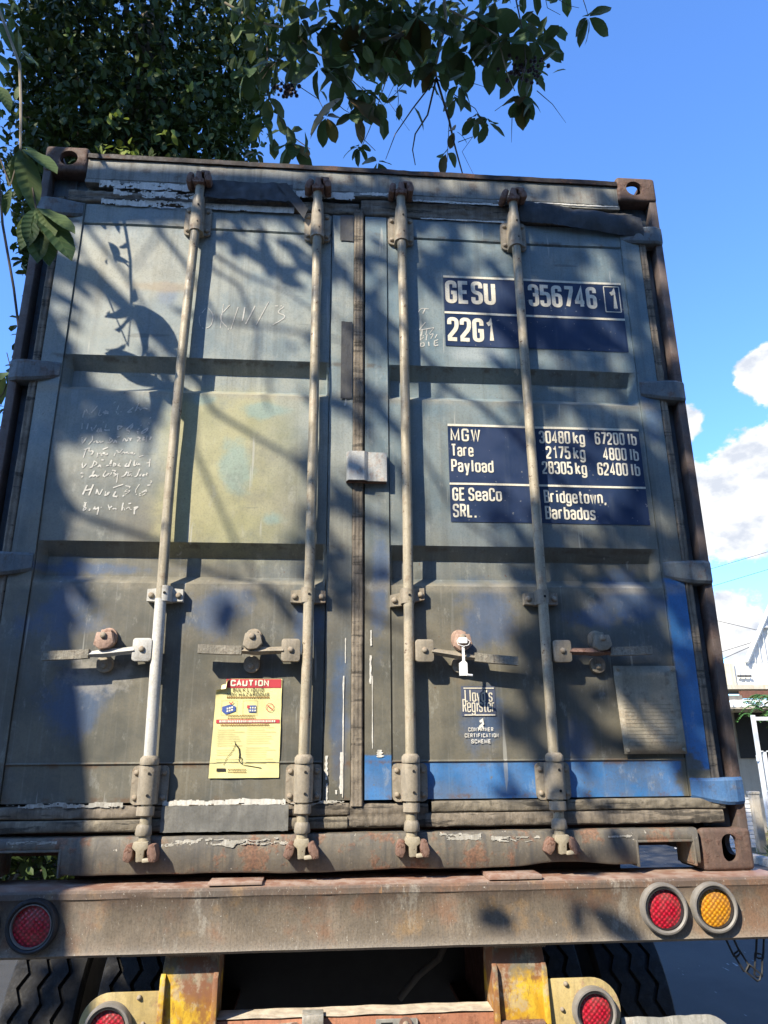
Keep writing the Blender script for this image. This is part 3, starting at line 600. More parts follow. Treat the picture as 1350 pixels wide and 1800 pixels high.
W1 = [[(185,325),(225,190),(265,300),(380,165)],[(420,205),(390,290),(415,300),(470,240)],[(490,230),(470,265),(500,265),(510,225),(515,275)],[(590,130),(615,110)],[(660,160),(620,245),(650,270)],[(685,240),(695,243)],[(850,185),(760,260),(830,240)],[(925,130),(875,235)],[(885,220),(930,180),(945,225)],[(950,210),(1000,190),(1040,210)],
 [(180,400),(175,475)],[(260,400),(240,480)],[(300,450),(310,510),(370,420)],[(400,460),(370,510),(400,515),(425,455),(430,510)],[(455,380),(462,385)],[(500,400),(470,490),(510,490),(540,485)],[(650,430),(640,535)],[(650,430),(715,440),(650,480)],[(850,400),(760,470),(770,500),(830,470),(850,400),(785,535)],[(970,400),(905,490),(915,535)],[(1040,460),(960,510),(970,535),(1030,500),(1045,455)],[(1045,410),(1055,385),(1070,410)],[(1070,335),(1085,315)],
 [(180,590),(175,680),(235,590)],[(315,565),(320,620),(265,680)],[(330,650),(370,630),(380,660),(410,630),(420,655),(450,640)],[(550,590),(525,660),(500,660)],[(540,590),(590,620),(530,665)],[(590,660),(620,615),(632,660)],[(640,578),(670,572)],[(715,630),(735,590),(765,640),(790,585)],[(800,600),(835,595)],[(815,600),(815,630)],[(910,580),(950,590),(900,635),(950,630)],[(990,580),(975,615),(1010,615)],[(1035,560),(1020,640)],[(1090,575),(1070,615)],
 [(235,740),(195,855)],[(205,750),(285,720),(260,770),(335,765),(300,820)],[(450,745),(520,715)],[(385,790),(375,850)],[(400,800),(430,790),(435,830),(470,780),(480,820),(525,795),(500,820)],[(600,830),(635,745),(665,800),(710,740)],[(700,800),(730,770),(740,800),(770,780),(790,800),(850,780),(830,805),(865,805)],
 [(180,930),(185,1000),(240,930)],[(340,900),(310,980),(285,985)],[(335,895),(390,930),(300,985)],[(390,980),(410,950),(425,975)],[(435,880),(465,885)],[(500,960),(540,955),(570,875),(555,965)],[(600,930),(590,965),(625,960),(620,930),(600,930)],[(680,930),(650,955),(685,965)],[(770,930),(740,970),(790,965),(830,870),(790,975)],[(870,900),(860,960),(890,950),(900,920)],[(930,840),(985,825)],[(910,950),(930,930),(945,960)],[(1030,925),(1080,915)],[(1075,870),(1065,975)],
 [(165,1060),(190,1050),(180,1115)],[(270,1110),(310,1090),(340,1020),(325,1110)],[(340,1090),(370,1080),(375,1110),(400,1085)],[(490,1030),(450,1090),(480,1105)],[(500,1090),(530,1060),(540,1095),(570,1050)],[(580,1020),(625,1025),(590,1060),(635,1070),(600,1095)],[(650,1060),(635,1180)],[(700,1105),(740,1090),(770,1040)],[(750,1050),(830,1040)],[(790,1050),(780,1095)],[(800,1090),(820,1060),(830,1095)],[(940,1000),(900,1100),(880,1100)],[(935,1090),(960,1065),(945,1100)],[(1000,1075),(975,1090),(1000,1095)],[(1040,1060),(1015,1085),(1040,1085)],[(940,1133),(950,1137)],
 [(245,1215),(185,1340)],[(325,1205),(265,1350)],[(220,1285),(300,1265)],[(375,1265),(358,1330)],[(375,1265),(400,1355),(450,1265)],[(490,1300),(470,1355),(510,1345),(545,1300),(480,1340)],[(585,1250),(720,1205)],[(620,1305),(580,1365),(640,1365)],[(750,1225),(830,1235),(720,1310),(830,1280),(710,1365)],[(935,1205),(880,1290),(895,1345)],[(1030,1280),(930,1330),(940,1360),(1000,1340),(1030,1290)],[(1040,1220),(1080,1215)],[(1085,1160),(1100,1170),(1085,1190)],
 [(215,1450),(235,1450),(205,1475)],[(225,1470),(180,1560),(240,1520),(190,1490)],[(270,1555),(290,1495)],[(330,1530),(350,1500),(355,1540),(400,1495),(375,1605)],[(425,1508),(435,1512)],[(520,1470),(540,1540)],[(570,1490),(510,1545)],[(580,1530),(600,1520),(625,1530)],[(720,1445),(700,1550)],[(700,1530),(730,1500),(740,1545)],[(760,1530),(790,1500),(820,1540)],[(790,1460),(825,1455)],[(870,1500),(865,1600)],[(865,1510),(920,1500),(870,1535)]]
row = []
for st in W1:
    if st[0] in ((180, 400), (180, 590), (235, 740), (180, 930), (165, 1060), (245, 1215), (215, 1450)): chalk(DL, row, 120, 690, 7.5, .0042); row = []
    row.append(st)
chalk(DL, row, 120, 690, 7.5, .0042)
W2 = [[(975,245),(940,290),(955,345),(1000,335),(1015,280),(985,240)],[(1060,225),(1045,340)],[(1090,230),(1035,290),(1085,345)],[(1130,240),(1095,345)],[(1162,240),(1150,305)],[(1210,235),(1165,320)],[(1275,215),(1215,325)],[(1305,235),(1355,235),(1310,265),(1365,285),(1285,330)]]
chalk(DL, W2, 0, 450, 2.7, .0036)
W3 = [[(770,265),(785,245),(822,250)],[(803,250),(780,292)],[(805,312),(775,348)],[(778,350),(845,338)],[(790,345),(787,372)],[(812,342),(806,372)],[(845,338),(822,368)],[(783,372),(780,398)],[(783,372),(800,380),(780,396)],[(812,370),(808,398)],[(825,372),(845,365),(830,390)],[(860,370),(850,388)],[(783,412),(780,428),(800,425),(798,408),(783,412)],[(820,405),(822,425)],[(850,400),(865,395)],[(850,412),(864,408)],[(848,400),(846,425),(866,420)]]
chalk(DR, W3, 450, 450, 2.7, .0032)

# frame of the door end
def prof_x(name, prof, x0, x1, mat, n=40, wav=None):
    """profile of (y,z) points extruded along x, closed"""
    b = MB(); k = len(prof); xs = linspace(x0, x1, n); vs = []
    for x in xs:
        for (y, z) in prof:
            dy, dz = wav(x, y, z) if wav else (0, 0); vs.append((x, y+dy, z+dz))
    fs = [(i*k+j, (i+1)*k+j, (i+1)*k+(j+1) % k, i*k+(j+1) % k) for i in range(n-1) for j in range(k)]
    fs += [tuple(range(k)), tuple(range((n-1)*k+k-1, (n-1)*k-1, -1))]
    b.add(vs, fs); return b.build(name, mat, K, .5)
prof_x('header', [(.0, 2.552), (.0, 2.462), (.006, 2.455), (.034, 2.455), (.034, 2.30), (.07, 2.30), (.07, 2.552)], -1.056, 1.056, M['header'], 40, lambda x, y, z: (.002*nz(x*3, z, 0), .002*nz(x*4, 1, 0)))
prof_x('roof_edge', [(-.008, 2.574), (-.008, 2.5535), (.09, 2.5535), (.09, 2.574)], -1.056, 1.056, M['roof_edge'], 90, lambda x, y, z: (.003*nz(x*9, z, 0), (.005 if z > 2.56 else .002)*nz(x*7, 1, 0)+.003*nz(x*31, 4, 0)))
prof_x('header_rail', [(-.004, 2.4545), (-.004, 2.438), (.030, 2.438), (.030, 2.4545)], -1.056, 1.056, M['header'], 60, lambda x, y, z: (.003*nz(x*5, z, 0), .003*nz(x*6, 1, 0)))
def gasket(name, x0, x1, z0, z1, y, mat, horiz=True, ridges=2, amp=.006, n=120):
    b = MB(); cr_ = 9
    for_l = linspace(x0, x1, n) if horiz else linspace(z0, z1, n); xs = []
    def f(a, c):
        x, z = (a, z0+(z1-z0)*c) if horiz else (x0+(x1-x0)*c, a)
        edge = min(c, 1-c)*cr_; yy = y - (.006 if horiz else .010)*min(1, edge) - (.0035 if horiz else .0018)*abs(math.sin(c*math.pi*ridges)) + amp*nz(x*14+3, z*22, 2.2) + amp*.6*nz(x*45, z*60, 5)
        jz = amp*.5*nz(x*(11 if horiz else 40), z*(40 if horiz else 11), 7)*(1 if edge < 1.5 else .3)
        return (x+(0 if horiz else jz), yy if 0 < c < 1 else (.03 if horiz else .007), z+(jz if horiz else 0))
    cs = linspace(0, 1, cr_+4)
    if horiz: b.grid(for_l, cs, lambda a, c: f(a, c))
    else: b.grid(cs, for_l, lambda c, a: f(a, c))
    return b.build(name, mat, K, 1.0)
gasket('door_seal', -.0225, .0185, .195, 2.372, .004, M['rubber'], False, 3, .003, 260)
gasket('door_seal', -1.112, -.004, 2.352, 2.412, .012, M['rubber'], True, 2, .006, 150)
gasket('door_seal', .006, 1.112, 2.350, 2.437, .014, M['rubber'], True, 3, .007, 150)
gasket('door_seal', -1.15, -.030, .130, .168, .002, M['rubber_tan'], True, 1, .003, 150)
gasket('door_seal', -1.13, -.026, .166, .206, .006, M['rubber'], True, 1, .004, 150)
gasket('door_seal', -.030, .215, .130, .205, .008, M['rubber'], True, 2, .004, 60)
gasket('door_seal', .205, 1.14, .131, .176, .002, M['rubber'], True, 1, .003, 150)
gasket('door_seal', .225, 1.15, .172, .209, .003, M['rubber_tan'], True, 1, .004, 150)
for s_ in (-1, 1):
    a, c = sorted((s_*1.120, s_*1.150)); gasket('door_seal', a, c, .20, 2.37, .010, M['rubber'], False, 2, .003, 200)
    b = MB(); b.box(*sorted((s_*1.1885, s_*1.2175)), -.001, .10, .112, 2.49); b.build('corner_post', M['post'], K, .5, .003)
    b = MB(); b.box(*sorted((s_*1.10, s_*1.186)), .046, .10, .112, 2.49); b.build('post_web', M['post_inner'], K, .5, .002)
# sill with fork pockets
def sill():
    b = MB(); zl = .022
    def col(u):
        return .082 if .853 < abs(u) < 1.022 else zl
    xs = []
    for a, c, n in ((-1.042, -1.022, 3), (-1.0219, -.8531, 6), (-.853, .853, 70), (.8531, 1.0219, 6), (1.022, 1.042, 3)): xs += linspace(a, c, n)
    prof = []
    for x in xs:
        lo = col(x); w = .004*nz(x*3.7, 0, 0)+.003*nz(x*11, 2, 0)
        if lo < .05: w += .011*math.exp(-((x-.62)/.13)**2)-.003*math.exp(-((x+.2)/.3)**2)
        dy = .003*nz(x*5, 3, 0); t = .116+.002*nz(x*8, 1, 1)
        prof.append([(x, .040, t+.010), (x, -.012+dy, t+.004), (x, -.018+dy, t-.004), (x, -.019+dy*1.6, (t+lo)/2), (x, -.017+dy, lo+w+.006), (x, -.012+dy, lo+w), (x, .060, lo+w)])
    k = 7; vs = [p for q in prof for p in q]
    b.add(vs, [(i*k+j, i*k+j+1, (i+1)*k+j+1, (i+1)*k+j) for i in range(len(xs)-1) for j in range(k-1)])
    b.build('sill', M['sill'], K, .7)
sill()
for s_ in (-1, 1):                                                    # steel round each fork pocket
    b = MB(); a, c = sorted((s_*.851, s_*1.024))
    b.box(a-.006, a, -.021, .10, .016, .090); b.box(c, c+.006, -.021, .10, .016, .090); b.box(a, c, -.021, .10, .0835, .0895)
    b.build('fork_pocket', M['sill'], K, .5, .001)
# corner castings with their holes
def casting(z0, z1, holes, name='corner_casting'):
    bm = bmesh.new(); bmesh.ops.create_cube(bm, size=1)
    bmesh.ops.scale(bm, vec=(.164, .178, z1-z0), verts=bm.verts); bmesh.ops.translate(bm, vec=(1.138, .081, (z0+z1)/2), verts=bm.verts)
    bmesh.ops.bevel(bm, geom=list(bm.edges), offset=.014, segments=4, affect='EDGES', profile=.5)
    me = bpy.data.meshes.new(name); bm.to_mesh(me); bm.free()
    cut = bmesh.new()
    def add_box(x0, x1, y0, y1, c0, c1):
        r_ = bmesh.ops.create_cube(cut, size=1)['verts']; bmesh.ops.scale(cut, vec=(x1-x0, y1-y0, c1-c0), verts=r_); bmesh.ops.translate(cut, vec=((x0+x1)/2, (y0+y1)/2, (c0+c1)/2), verts=r_)
    def stadium(axis, a, b_, ra, rb, lo, hi):
        pts = rrect(a-ra, a+ra, b_-rb, b_+rb, min(ra, rb)*.98, 7); k = len(pts); v = []
        for h in (lo, hi):
            for p in pts: v.append(cut.verts.new({'y': (p[0], h, p[1]), 'x': (h, p[0], p[1]), 'z': (p[0], p[1], h)}[axis]))
        cut.faces.new(v[:k]); cut.faces.new(v[k:][::-1])
        for i in range(k): cut.faces.new((v[i], v[k+i], v[k+(i+1) % k], v[(i+1) % k]))
    stadium('y', *holes['y'], -.05, .045); stadium('x', *holes['x'], 1.18, 1.3); stadium('z', *holes['z'], (z1-.03) if z0 > 1 else z0-.05, (z1+.05) if z0 > 1 else z0+.03)
    add_box(1.072, 1.204, .012, .155, z0+.014, z1-.014)
    bmesh.ops.recalc_face_normals(cut, faces=cut.faces)
    mc = bpy.data.meshes.new('cut'); cut.to_mesh(mc); cut.free()
    A = bpy.data.objects.new('a', me); B = bpy.data.objects.new('b', mc); COL.objects.link(A); COL.objects.link(B)
    md = A.modifiers.new('m', 'BOOLEAN'); md.operation = 'DIFFERENCE'; md.object = B; md.solver = 'EXACT'; md.use_self = True
    dg = bpy.context.evaluated_depsgraph_get(); dg.update(); out = bpy.data.meshes.new_from_object(A.evaluated_get(dg))
    bpy.data.objects.remove(A); bpy.data.objects.remove(B)
    out.polygons.foreach_set('use_smooth', [True]*len(out.polygons)); out.set_sharp_from_angle(angle=.6); out.materials.clear(); out.name = name
    return out
top_me = casting(2.484, 2.603, {'y': (1.128, 2.546, .034, .034), 'x': (.09, 2.543, .042, .030), 'z': (1.14, .085, .034, .055)})
bot_me = casting(-.002, .119, {'y': (1.146, .062, .026, .040), 'x': (.09, .062, .042, .030), 'z': (1.14, .085, .034, .055)})
for me in (top_me, bot_me):
    mir = me.copy(); mir.transform(Matrix.Scale(-1, 4, (1, 0, 0))); mir.flip_normals()
    for q in (me, mir): o = link('corner_casting', q, M['casting'], K)
# upper recess gussets between casting and post, then the body behind
b = MB(); b.box(-1.19, -1.06, .05, .10, 2.36, 2.484); b.box(1.06, 1.19, .05, .10, 2.36, 2.484); b.build('gusset', M['post_inner'], K, 0)
b = MB(); b.grid(linspace(-1.19, 1.19, 40), linspace(.092, 6.0, 30), lambda x, y: (x, y, 2.562+.004*nz(x*3, y, 0))); b.build('roof_panel', M['roof_edge'], K, .8)
for s_ in (-1, 1):
    ys = linspace(.10, 5.95, 200); dd = lambda y: 1.205-.018*max(-1, min(1, 2.2*math.sin(y*22)))
    b = MB(); b.add([(s_*dd(y), y, z) for z in (.16, 2.52) for y in ys], [(i, i+1, 201+i, 200+i) for i in range(199)]); b.build('side_wall', M['header'], K, .5)
    b = MB(); b.box(*sorted((s_*1.16, s_*1.217)), .178, 5.88, .018, .165); b.build('bottom_rail', M['post'], K, 0)
    b = MB(); b.box(*sorted((s_*1.16, s_*1.217)), .178, 5.88, 2.50, 2.56); b.build('top_rail', M['post'], K, 0)
b = MB(); b.box(-1.19, 1.19, 5.96, 6.0, .02, 2.56); b.build('front_wall', M['header'], K, 0)
b = MB(); b.box(-1.15, 1.15, .10, 5.95, .13, .17); b.build('floor', M['black'], K, 0)
for k in range(12):
    b = MB(); b.box(-1.15, 1.15, .45+k*.45, .49+k*.45, .022, .128); b.build('floor_beam', M['redox'], K, 0)

# ragged strips of tape
def ragged(name, x0, x1, z0, z1, y, mat, rag=.006, n=60, wrinkle=.0, seed=0, slope=0.0, fold=None, torn=None):
    b = MB(); n = max(n, int((x1-x0)/.004)) if torn is not None else n; xs = linspace(x0, x1, n); ms = 8 if torn is not None else 5
    def f(i, j):
        x = xs[i]; t = j/(ms-1)
        lo = z0+rag*nz(x*23+seed, 1, 0)+rag*.6*nz(x*70, seed, 0); hi = z1+rag*nz(x*19+seed, 5, 0)+rag*.5*nz(x*60, seed, 3)
        z = lo+(max(hi, lo+.001)-lo)*t+slope*(x-x0)
        yy = y + wrinkle*nz(x*9+seed, z*16, 2)+wrinkle*.5*nz(x*33, z*40, seed)
        if fold: x, yy, z = fold(x, yy, z, t)
        return (x, yy, z)
    for jj in range(ms):
        for i in range(n): b.v.append(f(i, jj))
    def keep(i, j):
        if torn is None: return True
        x = xs[i]; t = j/(ms-2)
        return nz(x*11+seed*3.1, t*1.1, seed) + .6*nz(x*38, t*2.6, seed+2) + .45*nz(x*110, t*6, 1) > torn - .25*math.sin(t*math.pi)
    b.f = [(j*n+i, j*n+i+1, (j+1)*n+i+1, (j+1)*n+i) for j in range(ms-1) for i in range(n-1) if keep(i, j)]
    o = b.build(name, mat, K, 1.2)
    if torn is not None: o['kind'] = 'stuff'
    return o
T = M
ragged('tape_strip', -.985, -.645, 2.338, 2.368, -.004, T['white_tape'], .005, seed=1, torn=-0.15)
ragged('tape_strip', -.94, -.64, 2.372, 2.402, -.016, T['white_tape'], .009, seed=2, wrinkle=.003, torn=0.02)
ragged('tape_strip', -1.0, -.655, 2.416, 2.450, -.006, T['white_tape'], .005, seed=3, torn=-0.1)
ragged('tape_strip', -.60, -.255, 2.340, 2.368, -.004, T['white_tape'], .004, seed=4, torn=-0.45)
ragged('tape_strip', -.25, -.02, 2.416, 2.449, -.006, T['white_tape'], .006, seed=5, torn=-0.15)
ragged('tape_strip', .0, .14, 2.442, 2.458, -.007, T['white_tape'], .004, seed=6, torn=-0.1)
ragged('tape_strip', .21, .58, 2.424, 2.434, -.007, T['white_tape'], .003, seed=7, torn=-0.2)
ragged('tape_strip', .24, .60, 2.345, 2.352, -.004, T['white_tape'], .002, seed=8, torn=-0.2)
ragged('tape_strip', .55, 1.05, 2.446, 2.453, -.006, T['white_tape'], .002, seed=9, torn=-0.1)
o = ragged('tape_strip', -.60, -.262, 2.374, 2.456, -.030, T['black_tape'], .006, 60, .010, 11); o['label'] = 'black rubber strip hanging loose above the left door'
b = MB(); b.add([(-.325, -.036, 2.45), (-.285, -.040, 2.452), (-.20, -.03, 2.345), (-.215, -.026, 2.30)], [(0, 3, 2, 1)]); b.build('rubber_flap', T['black_tape'], K, 0)
def fold_b(x, y, z, t): return (x, y-.02*math.sin(t*3)*(.4+.6*abs(nz(x*6, 2, 0)))*1.0, z-(.055*max(0, (x-.64)/.5)))
o = ragged('tape_strip', .635, 1.135, 2.352, 2.449, -.014, T['black_tape'], .005, 80, .012, 12, 0, fold_b); o['label'] = 'crumpled black sheet taped across the top of the right door'
ragged('tape_strip', -.066, -.025, 1.552, 1.868, -.004, T['black_tape'], .003, 20, 0, 13)
ragged('tape_strip', -.075, -.024, 2.225, 2.345, -.004, T['black_tape'], .003, 20, 0, 14)
ragged('tape_strip', -1.02, -.69, .200, .214, -.006, T['flake'], .004, seed=15, torn=0.03)
ragged('tape_strip', -.575, -.215, .203, .219, -.010, T['white_tape'], .004, seed=16, torn=-0.12)
o = ragged('tape_strip', -.575, -.205, .131, .203, -.016, T['grey_tape'], .003, 50, .006, 17); o['label'] = 'wide grey tape patch over the lower left seal'
ragged('tape_strip', -.56, -.20, .094, .112, -.0205, T['flake'], .010, seed=18, torn=0.06)
ragged('tape_strip', .24, .37, .098, .116, -.0205, T['flake'], .010, seed=19, torn=-0.1)
ragged('tape_strip', .40, .55, .092, .106, -.0205, T['flake'], .007, seed=20, torn=0.0)
ragged('tape_strip', .76, .83, .098, .104, -.0205, T['flake'], .004, seed=21, torn=0.0)
ragged('tape_strip', -1.0, -.86, .105, .113, -.0205, T['flake'], .004, seed=22, torn=-0.05)
ragged('tape_strip', -.20, -.04, .200, .214, -.008, T['flake'], .006, seed=23, torn=0.0)
# flakes of old sticker beside the middle seal
for (x, z, w, h, s_) in ((-.045, .40, .007, .36, 31), (.040, .60, .012, .09, 32), (.046, .47, .006, .22, 33), (.042, .70, .010, .05, 34), (.068, .345, .030, .022, 35), (-.095, .305, .014, .07, 36), (-.093, .235, .012, .05, 37),
                         (-.050, .29, .016, .12, 38), (-.064, .235, .010, .012, 39), (-.047, 1.56, .007, .07, 40), (-.05, 1.53, .012, .012, 41), (-.04, .66, .006, .08, 42)):
    b = MB(); n = 14; lo = [(x-w/2*(.35+.65*abs(nz(i*.7, s_, 0))*1.6), surf(x, z)-.0025, z-h/2+h*i/(n-1)) for i in range(n)]; hi = [(x+w/2*(.35+.65*abs(nz(i*.8, s_, 4))*1.6), surf(x, z)-.0025, z-h/2+h*i/(n-1)) for i in range(n)]
    b.add(lo+hi, [(i, n+i, n+i+1, i+1) for i in range(n-1)]); b.build('sticker_flake', M['white_tape'], DL if x < 0 else DR, 0)

# centre latch plate over the seal
b = MB(); pts = [(-.043, -.020), (-.036, -.034), (.018, -.036), (.032, -.026), (.096, -.024)]; n = len(pts)
vs = []
for z in (1.232, 1.338):
    for (x, y) in pts: vs.append((x, y, z))
    for (x, y) in pts: vs.append((x, y+.006, z))
k = 2*n; fs = [(i, i+1, k+i+1, k+i) for i in range(n-1)] + [(n+i+1, n+i, k+n+i, k+n+i+1) for i in range(n-1)]
fs += [(i+1, i, n+i, n+i+1) for i in range(n-1)] + [(k+i, k+i+1, k+n+i+1, k+n+i) for i in range(n-1)] + [(0, k, k+n, n), (n-1, 2*n-1, k+2*n-1, k+n-1)]
b.add(vs, fs); b.box(.085, .096, -.023, .004, 1.232, 1.338); lp = b.build('latch_plate', M['latch'], K, .5)
b = MB(); b.box(-.043, .096, -.014, .0, 1.231, 1.239); b.build('latch_lip', M['rusty'], lp, 0)

# data plate
b = MB(); b.grid(linspace(.832, 1.040, 8), linspace(.338, .612, 8), lambda x, z: (x+.010*(.6-z)/.27*(1 if x < .9 else .6), -.008-.0012*nz(x*9, z*9, 0)-(.004 if z > .60 else 0), z))
o = b.build('data_plate', M['plate'], K, .25); md = o.modifiers.new('thick', 'SOLIDIFY'); md.thickness = .003; md.offset = 1
for k in range(13):
    z = .500-k*.0115; b = MB(); x0_ = .852+.006*(.6-z)/.27; b.box(x0_, x0_+(.165 if k % 4 else .12), -.0118, -.0112, z, z+.0009); b.build('engraved_line', M['plate_line'], o, 0)
for (x, z) in ((.845, .60), (1.03, .60), (.852, .35), (1.036, .35)):
    b = MB(); b.tube([(x, -.016, z), (x, -.006, z)], .006, 8); b.build('rivet', M['plate'], o)

# caution sticker
def sticker():
    X0, X1, Z0, Z1 = -.441, -.238, .278, .571; yb = lambda x, z: surf(x, z)-.0035-.003*abs(nz(x*14, z*12, 3))
    root = MB(); xs = linspace(X0, X1, 15); zs = linspace(Z0, Z1, 19)
    def f(x, z):
        w = .006*max(0, (.5-z)/.2)*(X1-x)/(X1-X0); y = yb(x, z)
        cn = (x-X0)+(Z1-z)
        if cn < .035: x, z, y = x+(.035-cn)*.9, z-(.035-cn)*.9, y-.010-(.035-cn)*.15
        return (x-w+.002*nz(z*30, 1, 0), y, z)
    root.grid(xs, zs, f); o = root.build('caution_label', M['pap_yellow'], K, 1.2); o['label'] = 'yellow caution sticker with red band and peeling corner'
    def q(name, mat, fn, off):
        b = MB(); fn(b, off); r_ = b.build(name, mat, o, 0)
        if name in ('small_print', 'form_line', 'band_print'): r_['kind'] = 'stuff'
    ym = lambda x, z: yb(x, z)
    def bar(b, x0, x1, z0, z1, off, n=8): b.grid(linspace(x0, x1, n), linspace(z0, z1, 3), lambda x, z: (x, ym(x, z)-off, z))
    q('red_band', M['pap_red'], lambda b, off: (bar(b, X0+.030, X1-.003, .5435, Z1-.001, off), bar(b, X0+.006, X1-.004, .437, .448, off)), .0016)
    q('caution_lettering', M['pap_white'], lambda b, off: text(b, 'CAUTION', X0+.044, .548, .0195, .118, t=.24, W=.62, gap=.14, ymap=ym, off=off), .0030)
    def blk(b, off):
        text(b, 'BULK LIQUID', X0+.052, .5315, .0105, .095, t=.15, W=.62, gap=.3, ymap=ym, off=off, sp=.4)
        text(b, 'NON HAZARDOUS', X0+.034, .5180, .0105, .130, t=.15, W=.62, gap=.3, ymap=ym, off=off, sp=.4)
    q('black_lettering', M['pap_black'], blk, .0022)
    def fine(b, off):
        for (z, a, c, h) in ((.5115, .034, .165, .0055), (.458, .040, .120, .003), (.451, .040, .124, .003), (.4295, .020, .165, .0045), (.301, .05, .10, .003), (.294, .05, .10, .003)):
            x = X0+a
            while x < X0+c:
                w = rnd.uniform(.0018, .0042); bar(b, x, x+w, z, z+h, off, 2); x += w+.0016
    q('small_print', M['pap_brown'], fine, .0022)
    def lines(b, off):
        z = .424
        while z > .312:
            for (a, c) in ((.012, .095), (.10, .19)):
                if rnd.random() < .85: bar(b, X0+a, X0+a+(c-a)*rnd.uniform(.55, 1), z, z+.0009, off, 6)
            z -= .0066
        for x0, x1, z0, z1 in ((.018, .066, .462, .505), (.084, .128, .462, .505)):
            for r_ in ((x0, x1, z0, z0+.0008), (x0, x1, z1, z1+.0008), (x0, x0+.0008, z0, z1), (x1, x1+.0008, z0, z1)): bar(b, X0+r_[0], X0+r_[1], r_[2], r_[3], off, 2)
    q('form_line', M['pap_grey'], lines, .0022)
    def wh(b, off):
        x = X0+.016
        while x < X1-.018:
            w = rnd.uniform(.002, .005); bar(b, x, x+w, .4395, .4455, off, 2); x += w+.0016
    q('band_print', M['pap_white'], wh, .0030)
    def pic(b, off):
        p = [(X0+.022, .472), (X0+.022, .486), (X0+.045, .493), (X0+.063, .487), (X0+.063, .473), (X0+.034, .463)]; b.add([(x, ym(x, z)-off, z) for x, z in p[::-1]], [tuple(range(6))])
        bar(b, X0+.103, X0+.126, .469, .490, off, 3)
    q('blue_drawing', M['pap_blue'], pic, .0022)
    def picw(b, off):
        for x, z in ((.036, .470), (.043, .472), (.050, .474), (.036, .478), (.043, .480), (.050, .482)): bar(b, X0+x, X0+x+.005, z, z+.005, off, 2)
        for x in (.106, .1135, .121):
            for z in (.472, .4805): bar(b, X0+x, X0+x+.0045, z, z+.005, off, 2)
    q('window_drawing', M['pap_white'], picw, .0030)
    def picr(b, off):
        ribbon(b, [(X0+.043, .500), (X0+.048, .494), (X0+.055, .501)], .003, ym, off); bar(b, X0+.098, X0+.106, .481, .490, off, 2)
        ribbon(b, [(X0+.168+.012*math.cos(t*.5236), .484+.012*math.sin(t*.5236)) for t in range(13)], .0016, ym, off); ribbon(b, [(X0+.160, .490), (X0+.176, .478)], .0024, ym, off)
    q('red_drawing', M['pap_red'], picr, .0036)
    def tear(b, off):
        ribbon(b, [(X0+.066, .385), (X0+.068, .372), (X0+.060, .355), (X0+.046, .338), (X0+.036, .315)], .0014, ym, off); ribbon(b, [(X0+.068, .377), (X0+.080, .362), (X0+.083, .345), (X0+.082, .335)], .004, ym, off)
        ribbon(b, [(X0+.092, .316), (X0+.115, .312), (X0+.150, .306)], .002, ym, off); bar(b, X0+.016, X0+.043, .297, .306, off, 3)
        ribbon(b, [(X0+.086+.005*math.cos(t), .330+.007*math.sin(t)) for t in linspace(0, 6.2, 9)], .002, ym, off)
    q('scuff_mark', M['pap_black'], tear, .0022)
sticker()

# ---------------------------------------------------------------- lock rods
BOLT = MB()
BOLT.tube([(0, 0, 0), (0, -.004, 0), (0, -.008, 0)], [.0085, .0085, .005], 8); BOLT_ME = BOLT.mesh('bolt', .9)
def bolt(parent, x, y, z, mat, sc=1.0):
    me = BOLT_ME if not BOLT_ME.materials else None
    o = bpy.data.objects.new('bolt', BOLT_ME.copy() if mat is not M['bracket'] else BOLT_ME); 
    if not o.data.materials: o.data.materials.append(mat)
    COL.objects.link(o); o.parent = parent; o.location = (x, y, z); o.scale = (sc, 1, sc); o.rotation_euler = (0, rnd.random()*3, 0); return o
def housing(b, z0, z1, r0, r1, hw, n=10, yc=-.030):
    """half tube cover flaring into a flat plate"""
    for (za, zb, ra, rb) in ((z0, z1, r0, r1),):
        vs = []; m_ = n+1
        for z, r_ in ((za, ra), ((za+zb)/2, (ra+rb)/2*1.01), (zb, rb)):
            vs += [(-r_, .001, z)]
            for i in range(m_):
                t = math.pi*i/n; vs.append((-r_*math.cos(t), yc-r_*math.sin(t), z))
            vs += [(r_, .001, z)]
        w = m_+2; b.add(vs, [(j*w+i, j*w+i+1, (j+1)*w+i+1, (j+1)*w+i) for j in range(2) for i in range(w-1)] + [tuple(range(w-1, -1, -1)), tuple(range(2*w, 3*w))])
